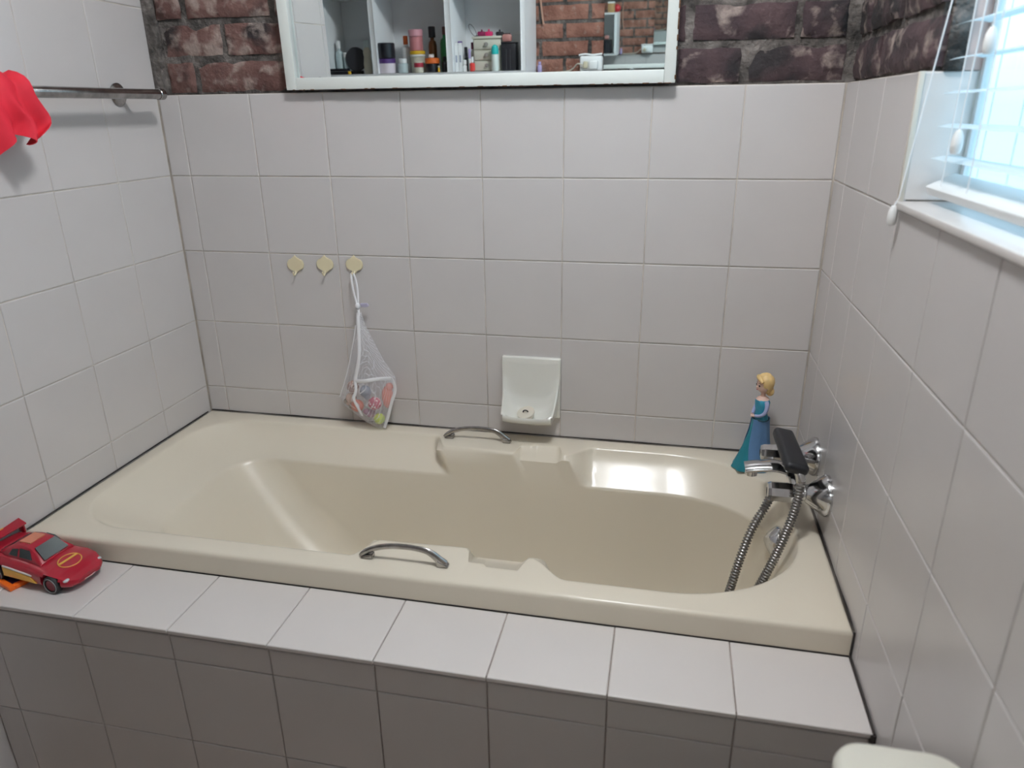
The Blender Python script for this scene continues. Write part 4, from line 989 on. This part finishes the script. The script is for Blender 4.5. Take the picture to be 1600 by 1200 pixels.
PNK = PM('pink_plastic', (0.72, 0.36, 0.42)); YLW = PM('yellow_plastic', (0.80, 0.50, 0.03)); BRN = PM('amber_plastic', (0.20, 0.075, 0.02)); ORG = PM('orange_lid', (0.75, 0.16, 0.03)); GRN = PM('green_plastic', (0.02, 0.22, 0.06)); TEA = PM('teal_cap', (0.02, 0.50, 0.48)); LIL = PM('lilac_cap', (0.46, 0.38, 0.66)); REDP = PM('polish_red', (0.72, 0.06, 0.05)); DGR = PM('dark_grey_plastic', (0.06, 0.06, 0.07))
MAU = PM('maroon_plastic', (0.14, 0.01, 0.05)); SLV2 = PM('silver_label', (0.75, 0.68, 0.74)); HOT = PM('hot_pink', (0.70, 0.03, 0.16))
item('pale_bottle', 'tall pale blue-white bottle at the dark left end of the shelf', 'bottle', -0.350, -1.87, ('bottle', bott(0.019, 0.115, 0.007), PALE), ('cap', cyl(0.010, 0.115, 0.150), WHT))
item('pale_jar', 'small pale blue-white tub beside the round dark hairbrush', 'jar', -0.312, -1.86, ('jar', cyl(0.013, 0, 0.075), PALE), ('lid', cyl(0.0135, 0.075, 0.098), WHT))
t = item('hairbrush', 'dark grey round disc standing in the left shelf bay', 'hairbrush', -0.256, -1.85, ('disc', lt([(0.050, -0.009), (0.054, -0.004), (0.054, 0.004), (0.048, 0.009), (0.0, 0.010)], seg=30, M4=Matrix.Translation((0, 0, 0.0665)) @ Matrix.Rotation(PI / 2, 4, 'X')), DGR), ('stand', bx(-0.03, 0.03, -0.014, 0.014, 0, 0.016, bev=0.003), BLK))
item('black_case', 'flat black case at the front of the left shelf bay', 'case', -0.325, -1.80, ('base', bx(-0.047, 0.047, -0.022, 0.022, 0, 0.014, bev=0.003), BLK), ('lid', bx(-0.046, 0.046, -0.021, 0.021, 0.0145, 0.027, bev=0.003), BLK))
item('yellow_pot', 'tiny yellow pot before the black case on the shelf', 'pot', -0.268, -1.785, ('pot', cyl(0.008, 0, 0.009), YLW), ('lid', cyl(0.0085, 0.009, 0.014), YLW))
item('cream_bottle', 'cream shapely lotion bottle next to the left divider of the shelf', 'bottle', -0.184, -1.82, ('bottle', lt([(0.016, 0), (0.0185, 0.004), (0.0205, 0.045), (0.0165, 0.075), (0.0195, 0.098), (0.012, 0.112), (0.012, 0.116)], seg=22), CRM), ('cap', cyl(0.013, 0.116, 0.147), PALE))
item('black_lid_jar', 'big jar with black lid, purple band and silver base', 'jar', -0.084, -1.815, ('jar', cyl(0.041, 0, 0.046), SLV2), ('label', cyl(0.0418, 0.043, 0.064), PUR), ('lid', cyl(0.0425, 0.064, 0.133, 0.004), BLK))
item('white_bottle', 'white bottle with an orange cap behind the small white jar', 'bottle', -0.014, -1.90, ('bottle', bott(0.022, 0.125, 0.011), WHT), ('cap', cyl(0.0115, 0.125, 0.163), ORG))
item('white_jar', 'small squat white jar with a white lid', 'jar', -0.004, -1.815, ('jar', cyl(0.024, 0, 0.042), PALE), ('lid', cyl(0.020, 0.042, 0.063), WHT))
item('yellow_lid_jar', 'jar with yellow lid under the pink jar', 'jar', 0.054, -1.87, ('jar', cyl(0.034, 0, 0.070), CRM), ('rim', cyl(0.0365, 0.070, 0.080), WHT), ('lid', cyl(0.0372, 0.080, 0.095), YLW))
item('pink_jar', 'clear pink jar with a pink lid stacked on the yellow-lid jar', 'jar', 0.050, -1.87, ('jar', cyl(0.032, 0, 0.062), PM('rose_plastic', (0.60, 0.24, 0.26))), ('lid', cyl(0.034, 0.062, 0.092), PNK), z=SZ + 0.0955)
item('red_label_jar', 'little cream jar with a red label', 'jar', 0.084, -1.79, ('jar', cyl(0.022, 0, 0.048), CRM), ('label', cyl(0.0225, 0.022, 0.044), PM('red_label', (0.42, 0.03, 0.06))))
item('amber_bottle', 'tall amber pump bottle with a dark top', 'bottle', 0.118, -1.91, ('bottle', bott(0.020, 0.152, 0.009), BRN), ('pump', cyl(0.0165, 0.152, 0.200), BLK))
item('orange_lid_jar', 'black jar with an orange lid', 'jar', 0.144, -1.815, ('jar', cyl(0.032, 0, 0.038), BLK), ('lid', cyl(0.035, 0.038, 0.062), ORG))
item('white_tub', 'tiny white tub standing on the orange lid', 'tub', 0.140, -1.815, ('tub', cyl(0.014, 0, 0.012), WHT), ('lid', cyl(0.0145, 0.012, 0.016), WHT), z=SZ + 0.0623)
item('green_bottle', 'green bottle with a dark brown cap beside the right divider', 'bottle', 0.190, -1.88, ('bottle', bott(0.022, 0.160, 0.009), GRN), ('cap', cyl(0.0105, 0.160, 0.196), PM('brown_cap', (0.12, 0.04, 0.03))))
item('grey_bottle', 'slim grey bottle behind the orange-lid jar', 'bottle', 0.160, -1.94, ('bottle', bott(0.016, 0.112, 0.008), PALE), ('cap', cyl(0.009, 0.112, 0.135), PM('dark_green_cap', (0.01, 0.07, 0.05))))
item('black_bottle', 'short black bottle at the foot of the right divider', 'bottle', 0.205, -1.815, ('bottle', bott(0.014, 0.050, 0.006), BLK), ('cap', cyl(0.008, 0.050, 0.067), BLK))
item('yellow_stick', 'tiny yellow stick next to the short black bottle', 'stick', 0.184, -1.785, ('stick', cyl(0.005, 0, 0.020), YLW), ('cap', cyl(0.0055, 0.020, 0.028), CRM))
for k, lb in ((0, 'tall white tube box against the right divider'), (1, 'tall white tube box, the one next to the small white bottle')):
    item('white_tube_box', lb, 'box', 0.2705 + 0.0185 * k, -1.800, ('carton', bx(-0.0085, 0.0085, -0.009, 0.009, 0, 0.112, bev=0.001), WHT), ('flap', bx(-0.0078, 0.0078, -0.0083, 0.0083, 0.112, 0.122, bev=0.001), WHT), ('print', bx(-0.004, 0.004, 0.009, 0.0094, 0.04, 0.07), PM('grey_print', (0.35, 0.40, 0.50))))
item('purple_cap_tube', 'purple-capped tube behind the white tube boxes', 'tube', 0.278, -1.835, ('tube', cyl(0.010, 0, 0.105), WHT), ('cap', cyl(0.011, 0.105, 0.130), PM('violet_cap', (0.16, 0.10, 0.30))))
item('black_mascara', 'black cosmetic stick behind the small white bottle', 'stick', 0.304, -1.84, ('tube', cyl(0.007, 0, 0.062), BLK), ('cap', cyl(0.0072, 0.063, 0.105), BLK))
item('small_white_bottle', 'small white bottle with a white cap in the right bay', 'bottle', 0.308, -1.795, ('bottle', bott(0.0095, 0.030, 0.006), WHT), ('cap', cyl(0.009, 0.030, 0.050), WHT))
item('lilac_tube', 'slim white tube with a lilac cap', 'tube', 0.326, -1.82, ('tube', cyl(0.0055, 0, 0.055), WHT), ('cap', cyl(0.006, 0.055, 0.096), LIL))
item('nail_polish', 'red nail polish bottle with a white cap', 'bottle', 0.3475, -1.785, ('bottle', cyl(0.0125, 0, 0.036, 0.004), REDP), ('cap', cyl(0.007, 0.036, 0.062), WHT))
item('maroon_bottle', 'maroon bottle top peeking out left of the drawer unit', 'bottle', 0.325, -1.885, ('bottle', bott(0.010, 0.095, 0.006), CRM), ('cap', cyl(0.0085, 0.095, 0.125), MAU))
du = empty('drawer_unit', (0.413, -1.86, SZ)); tag(du, 'cream mini chest of three drawers on the shelf', 'drawers')
DRC = PM('cream_drawer', (0.64, 0.63, 0.54))
obj('body', bx(-0.066, 0.066, -0.05, 0.045, 0, 0.136, bev=0.003), DRC, du); obj('top_rim', bx(-0.070, 0.070, -0.053, 0.053, 0.136, 0.147, bev=0.003), DRC, du)
for k in range(3):
    d_ = obj('drawer', bx(-0.062, 0.062, 0.044, 0.052, 0.003 + 0.0445 * k, 0.0435 + 0.0445 * k, bev=0.003), DRC, du)
    obj('knob', lt([(0.004, 0), (0.004, 0.004), (0.009, 0.007), (0.009, 0.012), (0, 0.014)], seg=14, M4=Matrix.Translation((0.0, 0.052, 0.024 + 0.0445 * k)) @ Matrix.Rotation(-PI / 2, 4, 'X')), PM('pewter', (0.30, 0.28, 0.26)), d_)
ZD = SZ + 0.1472
item('hair_clip', 'hot pink hair clip on top of the drawer unit', 'hair clip', 0.415, -1.85, ('jaw', bx(-0.018, 0.018, -0.010, 0.010, 0, 0.020, bev=0.006), HOT), ('spring', cyl(0.004, 0.018, 0.030), HOT), z=ZD)
item('hair_clip', 'dark pink hair clip left on top of the drawer unit', 'hair clip', 0.376, -1.87, ('jaw', bx(-0.020, 0.016, -0.012, 0.012, 0, 0.022, bev=0.006), PM('dark_pink', (0.30, 0.02, 0.10))), ('spring', cyl(0.004, 0.020, 0.030), MAU), z=ZD)
item('hair_clip', 'black hair clip right on top of the drawer unit', 'hair clip', 0.464, -1.86, ('jaw', bx(-0.018, 0.018, -0.010, 0.010, 0, 0.018, bev=0.006), BLK), ('spring', cyl(0.004, 0.016, 0.027), BLK), z=ZD)
item('hair_tie', 'thin dark hair tie loop sticking up from the drawer unit', 'hair tie', 0.352, -1.86, ('loop', (lambda b_: (sweep(b_, [Matrix.Rotation(math.radians(-32), 4, 'Y') @ Vector((0.011 * math.cos(t), 0, 0.032 + 0.030 * math.sin(t))) for t in [2 * PI * k / 24 for k in range(25)]], 0.0016, seg=6, cap=False), b_)[1])(bmesh.new()), DGR), ('knot', bx(-0.004, 0.010, -0.004, 0.004, 0, 0.006, bev=0.001), DGR), z=ZD)
item('roll_on', 'white roll-on bottle with a teal cap before the drawer unit', 'bottle', 0.457, -1.785, ('bottle', lt([(0.014, 0), (0.0165, 0.003), (0.0165, 0.066), (0.0145, 0.070)], seg=22), PM('milky_plastic', (0.72, 0.80, 0.76))), ('cap', lt([(0.0168, 0.070), (0.0168, 0.088), (0.013, 0.104), (0.006, 0.109), (0, 0.110)], seg=22), TEA))
item('black_box', 'tall ribbed black box at the right end of the shelf', 'box', 0.519, -1.82, ('box', bx(-0.034, 0.034, -0.03, 0.03, 0, 0.112, bev=0.003), BLK), ('rib', bx(-0.012, -0.008, 0.0295, 0.031, 0.005, 0.09), DGR), ('rib', bx(0.006, 0.010, 0.0295, 0.031, 0.005, 0.09), DGR), ('lid', bx(-0.0345, 0.0345, -0.0305, 0.0305, 0.1125, 0.119, bev=0.002), BLK))
item('pink_pouch', 'salmon pink pouch on top of the black box', 'pouch', 0.508, -1.82, ('pouch', bx(-0.022, 0.022, -0.015, 0.015, 0, 0.034, bev=0.010), PM('dusty_pink', (0.50, 0.24, 0.22))), ('zip', bx(-0.016, 0.016, -0.002, 0.002, 0.033, 0.037, bev=0.001), BLK), z=SZ + 0.1192)
item('white_box', 'little white box behind the pink pouch', 'box', 0.542, -1.905, ('box', bx(-0.02, 0.02, -0.015, 0.015, 0, 0.150, bev=0.002), WHT), ('lid', bx(-0.0205, 0.0205, -0.0155, 0.0155, 0.1505, 0.166, bev=0.002), WHT))
item('tan_box', 'tan carton on top of the shelf seen in the second mirror', 'box', 0.545, -1.82, ('box', bx(-0.03, 0.03, -0.03, 0.03, 0, 0.075, bev=0.002), PM('kraft', (0.45, 0.28, 0.13))), ('lid', bx(-0.0305, 0.0305, -0.0305, 0.0305, 0.0755, 0.088, bev=0.002), WHT), z=1.2475, group=None)
item('red_ball', 'red ball on the right end of the shelf top', 'ball', 0.588, -1.90, ('ball', (lambda b_: (ball(b_, (0, 0, 0.034), 0.034), b_)[1])(bmesh.new()), PM('red_rubber', (0.55, 0.03, 0.04))), z=1.2475, group=None)

m2 = empty('rear_mirror', (1.27, YR + 0.005, 0.89)); tag(m2, 'frameless mirror on the rear brick wall beside the plug socket', 'mirror')
o = obj('glass', bx(0.930, 1.62, YR + 0.003, YR + 0.010, 0.892, 1.60), MIR, m2, smooth=False); local(o, m2)
for z in (0.892, 1.592):
    for x in (1.05, 1.50):
        o = obj('clip', bx(x, x + 0.02, YR + 0.001, YR + 0.013, z - 0.008, z + 0.008, bev=0.001), CHROME, m2); local(o, m2)
so = empty('plug_adaptor', (0.876, YR + 0.004, 0.928)); tag(so, 'white plug adaptor with plugs and a cable on the rear brick wall', 'socket')
def so_(n, bm, m): o = obj(n, bm, m, so); local(o, so); return o
so_('socket_body', bx(0.822, 0.928, YR + 0.002, YR + 0.045, 0.890, 0.958, bev=0.009, seg=3), WHT)
so_('plug', bx(0.842, 0.862, YR + 0.044, YR + 0.066, 0.905, 0.935, bev=0.004), PM('beige_plug', (0.60, 0.55, 0.40)))
so_('plug', bx(0.868, 0.910, YR + 0.044, YR + 0.062, 0.899, 0.938, bev=0.006), WHT)
so_('cable', tube(smooth_path([(0.845, YR + 0.060, 0.915), (0.815, YR + 0.055, 0.925), (0.790, YR + 0.040, 0.905), (0.760, YR + 0.030, 0.893), (0.700, YR + 0.025, 0.890), (0.640, YR + 0.025, 0.889)], 6), 0.0035, seg=8), PM('cable_grey', (0.55, 0.52, 0.44)))
so_('cable', tube(smooth_path([(0.815, YR + 0.025, 0.962), (0.845, YR + 0.022, 0.966), (0.88, YR + 0.024, 0.962), (0.925, YR + 0.020, 0.966)], 6), 0.004, seg=8), WHT)
t = empty('lilac_bottle', (0.628, YR + 0.03, 0.885)); tag(t, 'lilac bottle standing right beside the shelf side panel', 'bottle')
obj('bottle', lt([(0.008, 0), (0.0105, 0.004), (0.0105, 0.036), (0.008, 0.040)], seg=18), PM('lilac_bottle', (0.42, 0.36, 0.62)), t); obj('cap', cyl(0.007, 0.040, 0.054), PM('lilac_bottle', (0.42, 0.36, 0.62)), t)
cd = obj('hanging_cord', tube(smooth_path([(0.634, YR + 0.012, 1.30), (0.632, YR + 0.013, 1.20), (0.640, YR + 0.012, 1.13), (0.644, YR + 0.013, 1.098)], 6), lambda t: 0.0045, seg=8), PM('tan_cord', (0.42, 0.24, 0.17))); tag(cd, 'tan cord hanging down the rear brick wall beside the shelf', 'cord')
